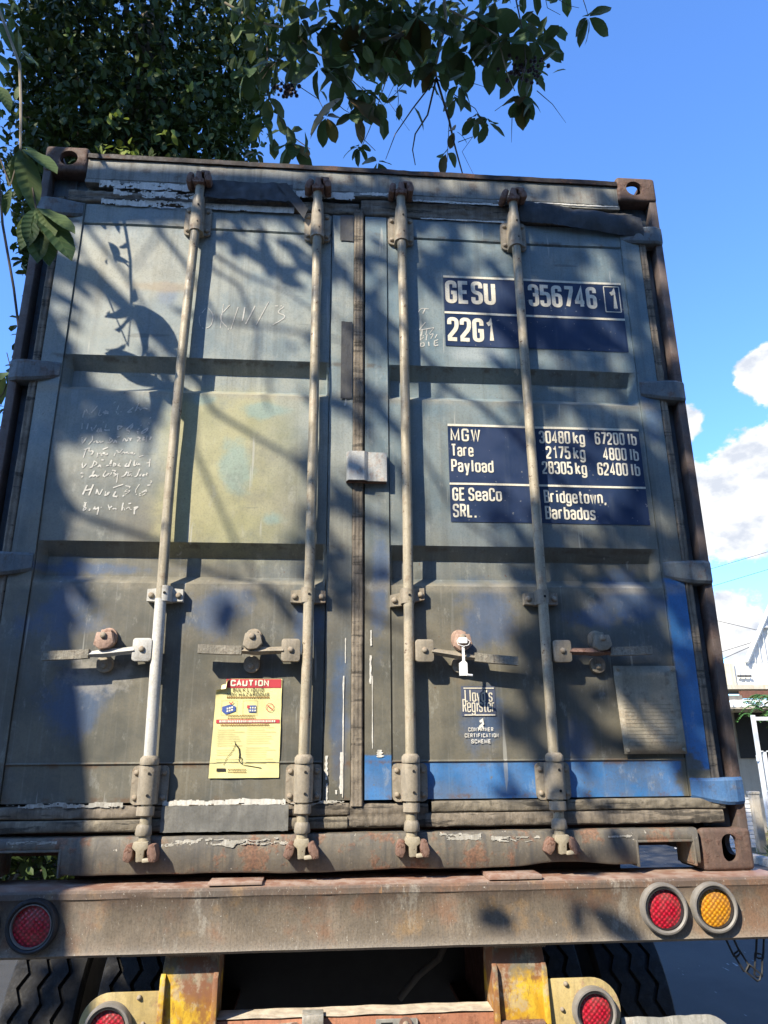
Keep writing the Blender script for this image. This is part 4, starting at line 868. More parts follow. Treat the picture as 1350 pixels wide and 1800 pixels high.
def lock_rod(X, hdir, tip, hub, k):
    rod_mat = M['rod']
    bow = {0: -.012, 1: .004, 2: .003, 3: .001}[k]; ph = k*1.7
    zs = linspace(.10, 2.425, 36); b = MB()
    b.tube([(bow*math.sin((z-.3)/1.95*math.pi) + .0015*nz(z*4, k, 0), -.036, z) for z in zs], .0168, 14)
    rod = b.build('lock_rod', rod_mat, K, .8, 0, (X, 0, 0))
    if k == 0: rod['label'] = 'leftmost lock rod, its lower part painted white'
    # painted or bare lower sleeve, collars
    if k == 0:
        b = MB(); b.tube([(bow*math.sin((z-.3)/1.95*math.pi), -.036, z) for z in linspace(.335, .815, 9)], .0180, 14); b.build('white_sleeve', M['rod_white'], rod, .8)
    for zz_, rr in (((.318, .324, .336, .344), [.027, .0285, .0275, .020]), ((.176, .180, .198, .204), [.021, .0255, .0255, .025]), ((.126, .132, .150, .156), [.022, .024, .022, .018])):
        b = MB(); b.tube([(0, -.036, z) for z in zz_], rr, 16); b.build('collar', M['bracket'], rod, .8)
    # upper and lower guides
    for (z0, z1, r0, r1, hw, lo) in ((2.215, 2.342, .027, .024, .050, 0), (.206, .316, .028, .029, .054, 1)):
        b = MB(); b.poly(rrect(-hw, hw, z0, z1, .016), -.008, .002); housing(b, z0+(.004 if lo else -.006), z1+(.0 if lo else .030), r0, r1 if lo else .021, hw)
        g = b.build('rod_guide', M['bracket'], rod, .7, 0)
        for sx in (-1, 1):
            for z in (z0+.020, z1-.020): bolt(g, sx*(hw-.014), -.008, z, M['bracket'])
        for z in (z0+.028, z1-.022):
            b = MB(); b.tube([(.006, -.0590+(.0 if lo else .004), z), (.006, -.050, z)], .0042, 8); b.build('drain_hole', M['dark_hole'], g, .8)
    # middle bracket
    zc = .832; b = MB(); hw = .056; tilt = .012 if k == 2 else 0
    b.poly([(-hw, zc-.021-tilt), (-.016, zc-.023-tilt/2), (.016, zc-.023+tilt/2), (hw, zc-.021+tilt), (hw, zc+.017+tilt), (.016, zc+.021+tilt/2), (-.016, zc+.021-tilt/2), (-hw, zc+.017-tilt)], -.022, .004); housing(b, zc-.025, zc+.024, .0225, .0225, 0)
    br = b.build('rod_bracket', M['rod_white'] if k == 0 else M['bracket'], rod, .6, 0)
    for sx in (-1, 1): bolt(br, sx*.043, -.022, zc-.003+sx*tilt*.8, M['bracket'], 1.15)
    b = MB(); b.tube([(.004, -.0533, zc), (.004, -.045, zc)], .0045, 8); b.build('drain_hole', M['dark_hole'], br, .8)
    # cams and keepers
    for top in (0, 1):
        z0 = 2.425 if top else .102; s_ = 1 if top else -1
        b = MB(); b.poly([(p[0], z0+s_*p[1]) for p in ([(-.020, -.010), (.020, -.010), (.024, .006), (.012, .014), (.010, .042), (-.010, .044), (-.012, .016), (-.024, .006)] if s_ > 0 else [(-.024, .006), (-.012, .016), (-.010, .044), (.010, .042), (.012, .014), (.024, .006), (.020, -.010), (-.020, -.010)])], -.062, -.026)
        b.poly([(p[0], z0+s_*p[1]) for p in ([(.008, .034), (.040, .032), (.042, .042), (.008, .045)] if s_ > 0 else [(.008, .045), (.042, .042), (.040, .032), (.008, .034)])], -.066, -.024)
        b.build('cam', M['rusty'] if top else M['rod'], rod, .5, .003)
        for sx in (-1, 1):
            b = MB(); cx = sx*.034; a = sx*(.4 if k % 2 else .15); c_, s2 = math.cos(a), math.sin(a)
            p = [(-.012, -.022), (.008, -.026), (.014, -.006), (.010, .022), (-.008, .024), (-.014, .004)]
            b.poly([(cx+q[0]*c_-q[1]*s2, z0+s_*.020+(q[0]*s2+q[1]*c_)) for q in p], -.056-(.012 if sx > 0 else 0), -.008 if not top else .0)
            b.build('keeper', M['rusty'], rod, .5, .005)
    # handle: pivot block, bar, grip
    zh = .655; L0 = .020*hdir; L1 = .078*hdir; a, c = sorted((L0, L1))
    b = MB(); b.poly(rrect(a, c, zh-.036, zh+.034, .008, 2), -.054, -.030); b.box(a+.004, c-.004, -.0295, -.006, zh-.008, zh+.008)
    pb = b.build('pivot_block', M['rod_white'] if k == 0 else M['bracket'], rod, .5, .002); bolt(pb, (a+c)/2, -.054, zh, M['bracket'], 1.1)
    tx = (tip-X); slope = {0: -.020, 1: .003, 2: -.032, 3: .004}[k]
    def zz(x): return zh + slope*(abs(x)-.06)/.28 - .004*math.sin((abs(x)-.06)/.3*math.pi)
    b = MB(); xs = linspace(.072, abs(tx)*.62, 10); vs = []
    for u in xs:
        t = (u-.072)/(abs(tx)*.62-.072); h = .0125-.003*t+.004*math.exp(-((t-.62)/.18)**2); z = zz(u); x = u*hdir
        vs += [(x, -.046, z-h), (x, -.058, z-h*.25), (x, -.050, z+h*.55), (x, -.036, z+h), (x, -.030, z-h*.6)]
    w = 5; fs = [(i*w+j, i*w+(j+1) % w, (i+1)*w+(j+1) % w, (i+1)*w+j) for i in range(9) for j in range(w)]; fs += [tuple(range(w)), tuple(range(9*w, 10*w))]
    b.add(vs, fs if hdir < 0 else [f[::-1] for f in fs]); hd = b.build('handle', M['rod_white'] if k == 0 else (M['rusty'] if k == 3 else M['bracket']), rod, .5)
    b = MB(); xs = linspace(abs(tx)*.60, abs(tx), 14); vs = []
    for i, u in enumerate(xs):
        z = zz(u); x = u*hdir; h = .0135+.0008*nz(i*1.7, k, 0); vs += [(x, -.058, z-h), (x, -.058, z+h), (x, -.036, z+h), (x, -.036, z-h)]
    w = 4; fs = [(i*w+j, i*w+(j+1) % w, (i+1)*w+(j+1) % w, (i+1)*w+j) for i in range(13) for j in range(w)]; fs += [tuple(range(w)), tuple(range(13*w, 14*w))]
    b.add(vs, fs if hdir < 0 else [f[::-1] for f in fs]); g = b.build('handle_grip', M['grip'], rod, .4)
    # catch above and retainer below the bar
    hx = hub-X; b = MB(); b.poly(rrect(hx-.026, hx+.026, zh+.010, zh+.072, .025, 6), -.010, .004)
    b.poly([(hx-.028, zh+.012), (hx-.010, zh-.002), (hx+.016, zh+.002), (hx+.032, zh+.018), (hx+.024, zh+.050), (hx-.022, zh+.050)], -.066, -.040); b.box(hx-.016, hx+.016, -.041, -.009, zh+.034, zh+.062)
    ct = b.build('handle_catch', M['catch'] if k in (0, 2) else M['bracket'], rod, .6, .003); bolt(ct, hx, -.066, zh+.040, M['rusty'], 1.2)
    b = MB(); b.poly(rrect(hx-.027, hx+.022, zh-.066, zh-.014, .022, 6), -.014, .004); rt = b.build('handle_retainer', M['bracket'], rod, .6, .002); bolt(rt, hx-.003, -.014, zh-.046, M['bracket'], 1.2)
    return rod
for k, (X, hd, tip, hub) in enumerate(((-.617, -1, -.960, -.782), (-.163, -1, -.497, -.332), (.160, 1, .506, .329), (.606, 1, .951, .785))): lock_rod(X, hd, tip, hub, k)

# white bolt seal hanging on the third handle
S = thing('seal_tag', 'small white plastic seal hanging from the handle right of the middle seal strip', 'seal', (.329, -.066, BZ+.640))
b = MB(); b.poly([(-.016, -.066), (.010, -.066), (.010, -.028), (.003, -.020), (.003, .026), (-.005, .026), (-.005, -.020), (-.016, -.028)], -.010, -.006); b.build('seal_blade', M['white_plastic'], S, .4)
b = MB(); b.poly(rrect(-.016, .012, .034, .052, .003, 2), -.014, -.006); b.build('seal_head', M['white_plastic'], S, .4)
b = MB(); b.tube([(.008, -.010, .05), (.022, -.010, .040), (.016, -.012, .028), (0, -.013, .024), (-.018, -.012, .030), (-.020, -.010, .042), (-.010, -.010, .05)], .0012, 6); b.build('seal_wire', M['white_plastic'], S, 1)
b = MB(); b.tube([(.008, -.012, -.064), (.024, -.016, -.066)], .0035, 8); b.build('seal_pin', M['white_plastic'], S, 1)

# ---------------------------------------------------------------- trailer
TR = thing('semi_trailer', 'rusty steel semi trailer with round tail lamps and yellow posts under the container', 'trailer', (0, 0, BZ))
def rear_beam():
    b = MB(); xs = linspace(-1.25, 1.25, 80); prof = [(.10, -.003), (-.060, -.003), (-.078, -.006), (-.086, -.014), (-.087, -.028), (-.083, -.034), (-.082, -.155), (-.085, -.164), (-.078, -.171), (.10, -.171)]
    k = len(prof); vs = []
    for x in xs:
        for (y, z) in prof:
            d = .0025*nz(x*4, z*9, 0) if y < 0 else 0; vs.append((x, y+d, z+(.002*nz(x*6, 3, 0) if z > -.03 and y < 0 else .0012*nz(x*9, 1, 0))))
    b.add(vs, [(i*k+j, i*k+(j+1) % k, (i+1)*k+(j+1) % k, (i+1)*k+j) for i in range(79) for j in range(k)] + [tuple(range(k-1, -1, -1)), tuple(range(79*k, 80*k))])
    return b.build('rear_beam', M['beam'], TR, .6)
BM = rear_beam()
for (x0, x1, z1) in ((-.42, -.27, .006), (.375, .53, .010)):
    b = MB(); b.box(x0, x1, -.082, .02, -.002, z1); b.build('packing_plate', M['beam'], BM, .5, .001)
def lamp(x, z, y, r, kind, rim, label=None):
    L_ = link('tail_lamp', MB().lathe([(r*1.02, .012), (r*1.02, -.010), (r*.97, -.017), (r*.90, -.018), (r*.80, -.013), (r*.765, -.002)], 40).mesh('tail_lamp', .8), rim, TR, (x, y, z))
    b = MB(); n = 36; rr = [0, .3, .55, .75]; vs = [(0, -.010, 0)]
    for q in rr[1:]: vs += [(r*q*math.cos(2*math.pi*i/n), -.010+.006*(q/.75)**2, r*q*math.sin(2*math.pi*i/n)) for i in range(n)]
    fs = [(0, 1+i, 1+(i+1) % n) for i in range(n)] + [(1+j*n+i, 1+(j+1)*n+i, 1+(j+1)*n+(i+1) % n, 1+j*n+(i+1) % n) for j in range(2) for i in range(n)]
    b.add(vs, fs); b.build('lens', M['lens_amber'] if kind == 'a' else M['lens_red'], L_, 1)
    b = MB(); b.lathe([(r*.815, -.0125), (r*.80, -.0155), (r*.77, -.0155), (r*.757, -.004)], 36); b.build('inner_ring', M['rim_black'] if rim is M['rim_grey'] else M['rim_grey'], L_, .8)
    if label: L_['label'] = label
    return L_
lamp(.878, -.084, -.088, .067, 'r', M['rim_grey'], 'red lamp beside the amber lamp')
lamp(1.028, -.084, -.088, .066, 'a', M['rim_grey'], 'amber lamp at the right end of the beam')
lamp(-.877, -.089, -.088, .067, 'r', M['rim_black'], 'red lamp in black rubber ring at the left end')
lamp(-1.030, -.089, -.088, .066, 'a', M['rim_black'], 'amber lamp at the far left end of the beam')
# yellow posts, lamp plates, cross bar
for s_ in (-1, 1):
    xi, xo = s_*.388, s_*.530; a, c = sorted((xi, xo))
    b = MB(); b.poly([(a-.004, -.50), (c+.004, -.50), (c+.004, -.215), (c-.002, -.172), (a+.002, -.172), (a-.004, -.215)], -.032, .10)
    po = b.build('rear_post', M['yellow'], TR, .5, .003)
    for q in (a, c):
        b = MB(); b.add([(q-.007, -.058+.012, -.235), (q+.007, -.058+.012, -.235), (q+.008, -.066, -.50), (q-.008, -.066, -.50), (q-.007, -.031, -.222), (q+.007, -.031, -.222), (q+.008, -.031, -.50), (q-.008, -.031, -.50)], [(0, 3, 2, 1), (4, 5, 6, 7), (0, 1, 5, 4), (1, 2, 6, 5), (2, 3, 7, 6), (3, 0, 4, 7)]); b.build('post_flange', M['yellow'], po, .5, .002)
    b = MB(); b.box(a+.010, c-.010, -.062, -.033, -.375, -.362); b.build('post_shelf', M['rusty'], po, .5, .001)
    b = MB()
    for i in range(26): x = a+(c-a)*i/25; b.tube([(x, -.034, -.174+.002*nz(i, s_, 0)), (x+.006, -.037, -.180), (x+.012, -.034, -.174)], [.004, .006, .004], 6)
    b.build('weld_bead', M['beam'], po, 1)
    # rounded lamp plate outboard of the post
    ctr = (.664, -.345); R_ = .080; pts = [(.536, ctr[1]-R_), (ctr[0], ctr[1]-R_)] + [(ctr[0]+R_*math.cos(t), ctr[1]+R_*math.sin(t)) for t in linspace(-math.pi/2, math.pi/2, 18)] + [(.536, ctr[1]+R_)]
    pts = [(s_*p[0], p[1]) for p in pts]; pts = pts if s_ > 0 else pts[::-1]
    b = MB(); b.poly(pts, -.036, -.030); lpq = b.build('lamp_plate', M['plate_tan'], TR, .5, .001)
    bolt(lpq, s_*.590, -.036, ctr[1]+R_-.013, M['rusty'], .8); bolt(lpq, s_*.575, -.036, ctr[1]+.005, M['rusty'], .7)
    lamp(s_*.664, ctr[1], -.044, .060, 'r', M['rim_grey'], 'red lamp on the round-ended plate right of the yellow post' if s_ > 0 else 'red lamp on the round-ended plate left of the yellow post')
b = MB(); b.box(-.384, .384, -.022, .05, -.50, -.345); CB = b.build('cross_bar', M['orange'], TR, .5, .002)
b = MB(); b.grid(linspace(-.383, .383, 40), [0, 1], lambda x, t: (x, -.026+t*.08, -.341+.003*nz(x*12, t, 0)+.001)); b.build('dust_layer', M['dust_top'], CB, 1)
b = MB(); b.box(-.150, -.092, -.052, .0, -.355, -.330); b.build('stop_block', M['galv'], CB, .5, .002)
b = MB(); b.poly(rrect(.052, .168, -.42, -.352, .004, 2), -.030, -.0225); p_ = b.build('number_bracket', M['galv'], CB, .5)
for (x0, x1, z) in ((.066, .098, -.362), (.108, .112, -.366), (.128, .132, -.366)):
    b = MB(); b.box(x0, x1, -.0312, -.0302, z-.003, z+.003); b.build('slot', M['dark_hole'], p_, 0)
b = MB(); b.tube([(.134, -.031, -.364), (.134, -.036, -.364)], .018, 20); b.build('washer', M['rusty'], p_, .8); bolt(p_, .134, -.036, -.364, M['rusty'], 1.1)
b = MB(); b.poly([(-.262, -.43), (-.165, -.43), (-.165, -.352), (-.225, -.356), (-.262, -.368)], -.030, -.0225); p2 = b.build('number_bracket', M['galv'], CB, .5)
for x in (-.212, -.176): bolt(p2, x, -.030, -.372, M['rusty'], 1.2)
b = MB(); b.tube([(-.170, -.031, -.370), (-.170, -.035, -.370)], .020, 20); b.build('washer', M['rusty'], p2, .8)
# bent galvanised guard at the right, torn at its end
b = MB(); xs = linspace(.748, 1.064, 26); b.grid(xs, [0, .25, .5, .75, 1], lambda x, t: (x+(.012*abs(nz(t*9, 1, 0)) if x > 1.05 else 0), -.020-.03*(1-t)*.6+.004*nz(x*14, t*4, 0), -.52+t*(.150+.006*nz(x*11, 1, 0)-(.03*max(0, (x-1.02)/.044)) -.006*abs(nz(x*25, 4, 0)))))
o = b.build('side_guard', M['galv'], TR, .8); md = o.modifiers.new('t', 'SOLIDIFY'); md.thickness = .004
b = MB(); b.poly([(.805, -.395), (.840, -.395), (.823, -.382)], -.050, -.046); b.build('triangle_mark', M['rusty'], o, 0)
# frame behind, hose, chain
for s_ in (-1, 1):
    b = MB(); a, c = sorted((s_*.40, s_*.54)); b.box(a, c, .10, 9.5, -.155, -.140); b.box((a+c)/2-.008, (a+c)/2+.008, .10, 9.5, -.50, -.1555); b.box(a, c, .10, 9.5, -.516, -.5005); b.build('frame_rail', M['redox'], TR, 0)
b = MB(); b.box(-.84, .84, .115, .16, -.14, .018); b.build('bolster', M['redox'], TR, 0)  # plate added to block the bright view through the gap under the sill
for (y, z0, z1) in ((.55, -.262, -.175), (1.7, -.30, -.175), (3.2, -.30, -.175), (5.0, -.30, -.175)):
    b = MB(); b.box(-.455, .455, y, y+.10, z0, z1); b.build('cross_member', M['redox'], TR, 0)
b = MB(); b.box(-1.2, 1.2, 5.4, 5.6, -.14, -.004); b.box(-1.2, 1.2, 2.6, 2.8, -.14, -.004); b.build('bolster', M['redox'], TR, 0)
b = MB(); b.tube([(.33, .35, -.16), (.325, .36, -.23), (.29, .37, -.30), (.22, .38, -.35), (.16, .40, -.42)], .012, 10); b.build('air_hose', plain('hose_grey', (.10, .095, .085), .5), TR, 1)
b = MB(); b.box(-.45, .45, 1.14, 1.26, -.82, -.70); b.tube([(-1.15, 1.20, -.76), (1.15, 1.20, -.76)], .065, 14); b.build('axle', M['black'], TR, .6)
b = MB(); b.box(-.62, .62, .86, .875, -.95, -.172); b.build('shade_plate', M['black'], TR, 0)  # black plate added so the space under the bed reads dark
def wheel(xc, wdt):
    w_ = thing_part('wheel', TR, (xc, 1.20, -.748))
    b = MB(); zig = 30; steps = zig*4; hwid = wdt/2
    cols = [(-hwid*.72, -.075, 0), (-hwid, -.045, 0), (-hwid*.985, -.012, 0), (-hwid*.93, -.003, 0)]
    for g in (-.56, -.02, .52):
        c = g*hwid; cols += [(c-.0085, 0, 1), (c-.0065, -.014, 1), (c+.0065, -.014, 1), (c+.0085, 0, 1)]
    cols += [(hwid*.93, -.003, 0), (hwid*.985, -.012, 0), (hwid, -.045, 0), (hwid*.72, -.075, 0)]
    n = len(cols); vs = []
    for i in range(steps):
        th = 2*math.pi*i/steps; q = i % 4; tri = (q/2 if q <= 2 else (4-q)/2)-.5
        for (x, dr, z_) in cols:
            r_ = .498+dr-(.006*(x/hwid)**2 if abs(x) < hwid*.95 else .006); vs.append((x+(tri*.026 if z_ else 0), -r_*math.cos(th), r_*math.sin(th)))
    b.add(vs, [(i*n+j, i*n+j+1, ((i+1) % steps)*n+j+1, ((i+1) % steps)*n+j) for i in range(steps) for j in range(n-1)])
    b.build('tyre', M['tyre'], w_, .5)
    b = MB(); b.tube([(-hwid*.72, 0, 0), (-hwid*.5, 0, 0), (hwid*.5, 0, 0), (hwid*.72, 0, 0)], [.43, .28, .28, .43], 30, True); b.build('rim', M['rim_grey'], w_, .5)
def thing_part(name, parent, loc):
    o = bpy.data.objects.new(name, None); COL.objects.link(o); o.parent = parent; o.location = loc; o.empty_display_size = .05; return o
for xc in (-1.105, -.775, .775, 1.105): wheel(xc, .272)
CH = thing_part('hanging_chain', TR, (1.16, -.02, -.171)); b = None
def chain_link(p, q, r_=.0030):
    p = Vector(p); q = Vector(q); d = (q-p); s_ = Vector((d.z, 0, -d.x)).normalized()*.011
    bb = MB(); bb.tube([p+s_*.3, p+s_, p.lerp(q, .5)+s_, q+s_, q+s_*.3-(d.normalized()*-.004), q-s_, p.lerp(q, .5)-s_, p-s_, p+s_*.3], r_, 6, False); bb.build('chain_link', M['black'], CH, 1)
for p, q in (((-.065, 0, -.002), (-.045, 0, -.052)), ((-.044, .004, -.046), (-.020, .004, -.090)), ((-.020, 0, -.086), (.012, 0, -.112)), ((.034, 0, -.006), (.022, 0, -.060)), ((.024, .004, -.052), (.012, .004, -.108))): chain_link(p, q)

# ---------------------------------------------------------------- trees
S115 = Vector((-1.0, -1.0, 1.15))
def leaf_mesh(kind):
    """one broad leaf along +X, folded at the midrib, curling down at the tip"""
    b = MB(); n = 6; r_ = random.Random(kind); wd = (.46, .54, .42, .50)[kind % 4]; droop = (.12, .30, .20, .42)[kind % 4]; tw = (.0, .25, -.2, .1)[kind % 4]; fold = (.10, .06, .14, .09)[kind % 4]
    for i in range(n+1):
        t = i/n; w = wd*.5*(math.sin(math.pi*min(1, t**1.12))**.62) if 0 < i < n else .004
        z = -droop*t*t; rip = .012*math.sin(i*2.4+kind)
        for s_ in (-1, 0, 1):
            yy = s_*w; zz_ = z+(fold*abs(s_)*w*2+rip*abs(s_))+tw*s_*w*t
            b.v.append((t, yy, zz_))
    b.f = [(i*3+j, i*3+3+j, i*3+4+j, i*3+1+j) for i in range(n) for j in (0, 1)]
    return b.mesh('leaf', 1.4)
LEAFS = [leaf_mesh(k) for k in range(4)]; DRY = [leaf_mesh(k).copy() for k in (1, 3)]; IVY = [leaf_mesh(k).copy() for k in range(4)]
for me in LEAFS: me.materials.append(M['leaf_one'])
for me in DRY: me.materials.append(M['leaf_dry'])
for me in IVY: me.materials.append(M['ivy'])
def leaf_mat(base, d, up, ln, wd=1.0):
    x = Vector(d).normalized(); z = Vector(up)-x*Vector(up).dot(x)
    if z.length < 1e-3: z = x.orthogonal()
    z.normalize(); y = z.cross(x)
    return Matrix(((x.x*ln, y.x*ln*wd, z.x*ln, base[0]), (x.y*ln, y.y*ln*wd, z.y*ln, base[1]), (x.z*ln, y.z*ln*wd, z.z*ln, base[2]), (0, 0, 0, 1)))
class Foliage:
    """many loose leaves joined into one mesh"""
    def __init__(s): s.v = []; s.f = []
    def leaf(s, base, d, up, ln, wd=.46):
        m = leaf_mat(base, d, up, ln); o = len(s.v)
        for p in ((0, 0, 0), (.36, -wd*.46, .05), (.38, 0, -.03), (.36, wd*.46, .05), (.76, -wd*.46, -.03), (.75, 0, -.09), (.76, wd*.46, -.03), (1, 0, -.18)):
            s.v.append(tuple(m @ Vector(p)))
        for f in ((0, 1, 2), (0, 2, 3), (1, 4, 5, 2), (2, 5, 6, 3), (4, 7, 5), (5, 7, 6)): s.f.append(tuple(i+o for i in f))
    def build(s, name, mat, parent):
        me = bpy.data.meshes.new(name); me.from_pydata(s.v, [], s.f); me.update()
        t = np.repeat(np.random.RandomState(len(s.v) % 9973).rand(len(s.v)//8), 8).astype(np.float32); at = me.attributes.new('tone', 'FLOAT', 'POINT'); at.data.foreach_set('value', t)
        o = link(name, me, mat, parent); o['kind'] = 'stuff'; return o
def rdir(up=0.0, r_=rnd):
    v = Vector((r_.gauss(0, 1), r_.gauss(0, 1), r_.gauss(0, 1)+up)); return v.normalized()

TB = thing('broad_leaf_tree', 'roadside tree with drooping broad leaf clusters hanging over the container roof', 'tree', (0, 0, 0))
trunk_pts = [(-2.15, -1.95, -.15), (-2.30, -1.92, .6), (-2.62, -1.90, 2.0), (-2.96, -1.90, 3.6), (-3.12, -1.90, 4.45), (-3.24, -1.9, 5.2), (-3.34, -1.9, 6.2)]
b = MB(); b.tube(trunk_pts, [.34, .27, .235, .225, .205, .19, .16], 16); b.build('trunk', M['bark'], TB, 1)
fork = Vector((-3.28, -1.9, 5.6))
limbs = [([trunk_pts[-1], (-2.5, -1.0, 7.2), (-1.2, .35, 7.6), (-.2, 1.0, 7.9), (.6, 1.0, 7.9), (1.3, .9, 7.7)], [.15, .12, .09, .065, .045, .02]),
         ([trunk_pts[-1], (-4.2, -.2, 8.0), (-5.6, 1.4, 10.2), (-6.8, 3.0, 12.4), (-7.5, 4.2, 14.0)], [.16, .14, .11, .08, .04]),
         ([(-4.2, -.2, 8.0), (-4.4, 1.2, 10.4), (-4.2, 2.4, 12.2), (-3.4, 3.2, 13.4)], [.10, .08, .06, .03]),
         ([trunk_pts[-2], (-4.4, -2.8, 6.6), (-5.8, -3.8, 8.0)], [.13, .10, .04]),
         ([(-2.5, -1.0, 7.2), (-1.8, -1.0, 8.6), (-.6, -.4, 9.8)], [.08, .06, .02]),
         ([(-3.30, -1.9, 5.8), (-2.6, -2.2, 6.2), (-1.7, -2.3, 6.3), (-.9, -2.3, 6.1), (-.2, -2.2, 5.7)], [.10, .075, .055, .035, .015])]
for pts, rad in limbs:
    b = MB(); b.tube(pts, rad, 9); b.build('limb', M['bark'], TB, 1)
def sunpt(px, py, t):
    p = C(px, py); return Vector((p.x, p.y, p.z+BZ)) + S115*t
# boughs between the sun and the doors (their shadows cross the door leaves)
boughs = [([(60, 330), (144, 389), (222, 485), (262, 556), (300, 640)], 2.0, .013), ([(70, 300), (237, 352), (326, 463), (380, 560)], 2.0, .018), ([(60, 310), (148, 450), (237, 546)], 1.9, .009),
          ([(200, 300), (340, 400), (370, 469), (418, 498), (452, 580), (448, 640), (470, 720)], 1.7, .010), ([(370, 440), (430, 480), (500, 509), (575, 560)], 1.7, .008), ([(300, 540), (355, 554), (500, 576), (600, 600)], 1.9, .010),
          ([(330, 640), (370, 717), (500, 794), (590, 850)], 2.1, .012), ([(330, 640), (337, 783), (411, 950), (440, 1050)], 2.1, .010), ([(60, 860), (115, 894), (285, 950), (420, 1000), (520, 1060)], 1.9, .012),
          ([(285, 690), (268, 740), (250, 800)], 1.8, .013), ([(230, 300), (300, 380), (230, 470)], 1.9, .008),
          ([(450, 340), (560, 440), (640, 520), (760, 640), (900, 760), (1040, 900), (1150, 1060)], 2.3, .020), ([(640, 520), (700, 480), (820, 470), (960, 420)], 2.2, .012), ([(760, 640), (720, 760), (800, 900), (960, 1010)], 2.3, .012),
          ([(560, 1050), (640, 1080), (760, 1120)], 2.3, .012), ([(900, 760), (1010, 700), (1130, 640)], 2.3, .010)]
for pts, t, rad in boughs:
    W_ = [sunpt(px, py, t+.04*i) for i, (px, py) in enumerate(pts)]
    b = MB(); b.tube(W_, [rad*(1-.55*i/(len(W_)-1)) for i in range(len(W_))], 7); b.build('bough', M['bark'], TB, 1)
for px, py, t in ((60, 320, 2.0), (450, 340, 2.3), (200, 300, 1.7), (60, 860, 1.9), (330, 640, 2.1)):
    q = sunpt(px, py, t); b = MB(); b.tube([fork, fork.lerp(q, .5)+Vector((0, 0, .12)), q], [.05, .035, .02], 7); b.build('bough', M['bark'], TB, 1)
crown = Foliage(); r2 = random.Random(21)
shade = [(-420, 1300, 150, 220, 90, 2.2), (-250, 1450, 80, 150, 40, 2.2), (1000, 500, 60, 30, 22, 2.3), (930, 560, 40, 40, 12, 2.3), (1080, 850, 50, 40, 6, 2.3), (1190, 700, 26, 160, 34, 2.3), (700, 330, 120, 16, 12, 2.2), (690, 760, 16, 70, 6, 2.2), (440, 420, 55, 42, 24, 1.75), (548, 470, 26, 70, 13, 1.9), (565, 600, 22, 36, 5, 2.0), (175, 690, 75, 32, 38, 1.8), (70, 650, 50, 120, 44, 2.0), (75, 480, 34, 110, 30, 2.0), (45, 850, 50, 120, 44, 2.0), (95, 1000, 45, 60, 20, 2.0),
         (556, 800, 20, 90, 9, 2.0), (500, 625, 30, 16, 4, 1.8), (110, 610, 30, 30, 6, 1.8), (600, 440, 30, 60, 14, 2.1), (640, 560, 40, 50, 18, 2.1), (655, 690, 32, 60, 16, 2.1), (610, 850, 30, 60, 12, 2.1), (600, 990, 44, 60, 24, 2.2), (545, 950, 30, 60, 14, 2.2),
         (430, 1030, 50, 26, 9, 2.2), (760, 430, 60, 50, 36, 2.2), (900, 410, 90, 44, 46, 2.3), (1030, 430, 80, 50, 46, 2.3), (1120, 520, 45, 110, 52, 2.3), (990, 600, 110, 50, 58, 2.3), (960, 690, 110, 40, 44, 2.3),
         (1130, 700, 55, 90, 46, 2.3), (1170, 860, 45, 130, 50, 2.3), (900, 890, 40, 30, 8, 2.2), (1010, 960, 120, 40, 50, 2.3), (1140, 1010, 60, 80, 40, 2.3), (975, 1090, 50, 80, 50, 2.3), (1070, 1130, 66, 86, 50, 2.3),
         (1150, 1160, 50, 80, 26, 2.3), (950, 1230, 34, 70, 26, 2.2), (1020, 1265, 44, 44, 16, 2.2), (1180, 1280, 40, 60, 16, 2.3), (1230, 1130, 30, 160, 34, 2.3), (1045, 1465, 34, 40, 14, 1.6), (930, 1400, 36, 20, 7, 1.6), (1070, 1630, 16, 30, 4, 1.6), (890, 1670, 20, 14, 3, 1.6),
         (860, 540, 40, 30, 8, 2.1), (700, 480, 26, 60, 10, 2.1), (880, 320, 130, 20, 30, 2.2), (1080, 370, 50, 30, 18, 2.2), (260, 640, 30, 20, 5, 1.8), (1230, 960, 24, 120, 26, 2.3), (1270, 1290, 22, 80, 14, 2.2)]
for (px, py, rx, ry, n, t) in shade:
    left = px < 600; n = int(n*(1.0 if (px < 120 or (px < 200 and py > 640)) else .55 if left else .62 if px < 1100 else .9)); t *= 1.0 if (left and px > 380 and py < 500) else 1.35
    for _ in range(n):
        a = r2.uniform(0, 6.283); q = math.sqrt(r2.random()); p = sunpt(px+rx*q*math.cos(a), py+ry*q*math.sin(a), t+r2.uniform(-.22, .22))
        crown.leaf(p, (r2.gauss(0, 1), r2.gauss(0, 1), r2.gauss(-.5, .5)), SUN+Vector((r2.gauss(0, .5), r2.gauss(0, .5), r2.gauss(0, .4))), r2.uniform(.085, .14))
def on_door(p):
    if p.y > -.05: return False
    t = -p.y; x0 = p.x+t; z0 = p.z-BZ-1.15*t
    return -1.45 < x0 < 1.5 and -1.3 < z0 < 2.72
def below_view(p):
    """keeps the high crown above the street-side view"""
    return p.z-BZ < .35+1.60*(p.y+2.4)+.9 and p.x > -5.2+.0*p.y
gaps = [P(205, 235, 6.2), P(228, 268, 6.2), P(300, 238, 6.2)]
def in_gap(p):
    for g_ in gaps:
        w_ = p-g_; k_ = w_.dot(SUN)
        if k_ > 0 and (w_-SUN*k_).length < .42: return True
    return False
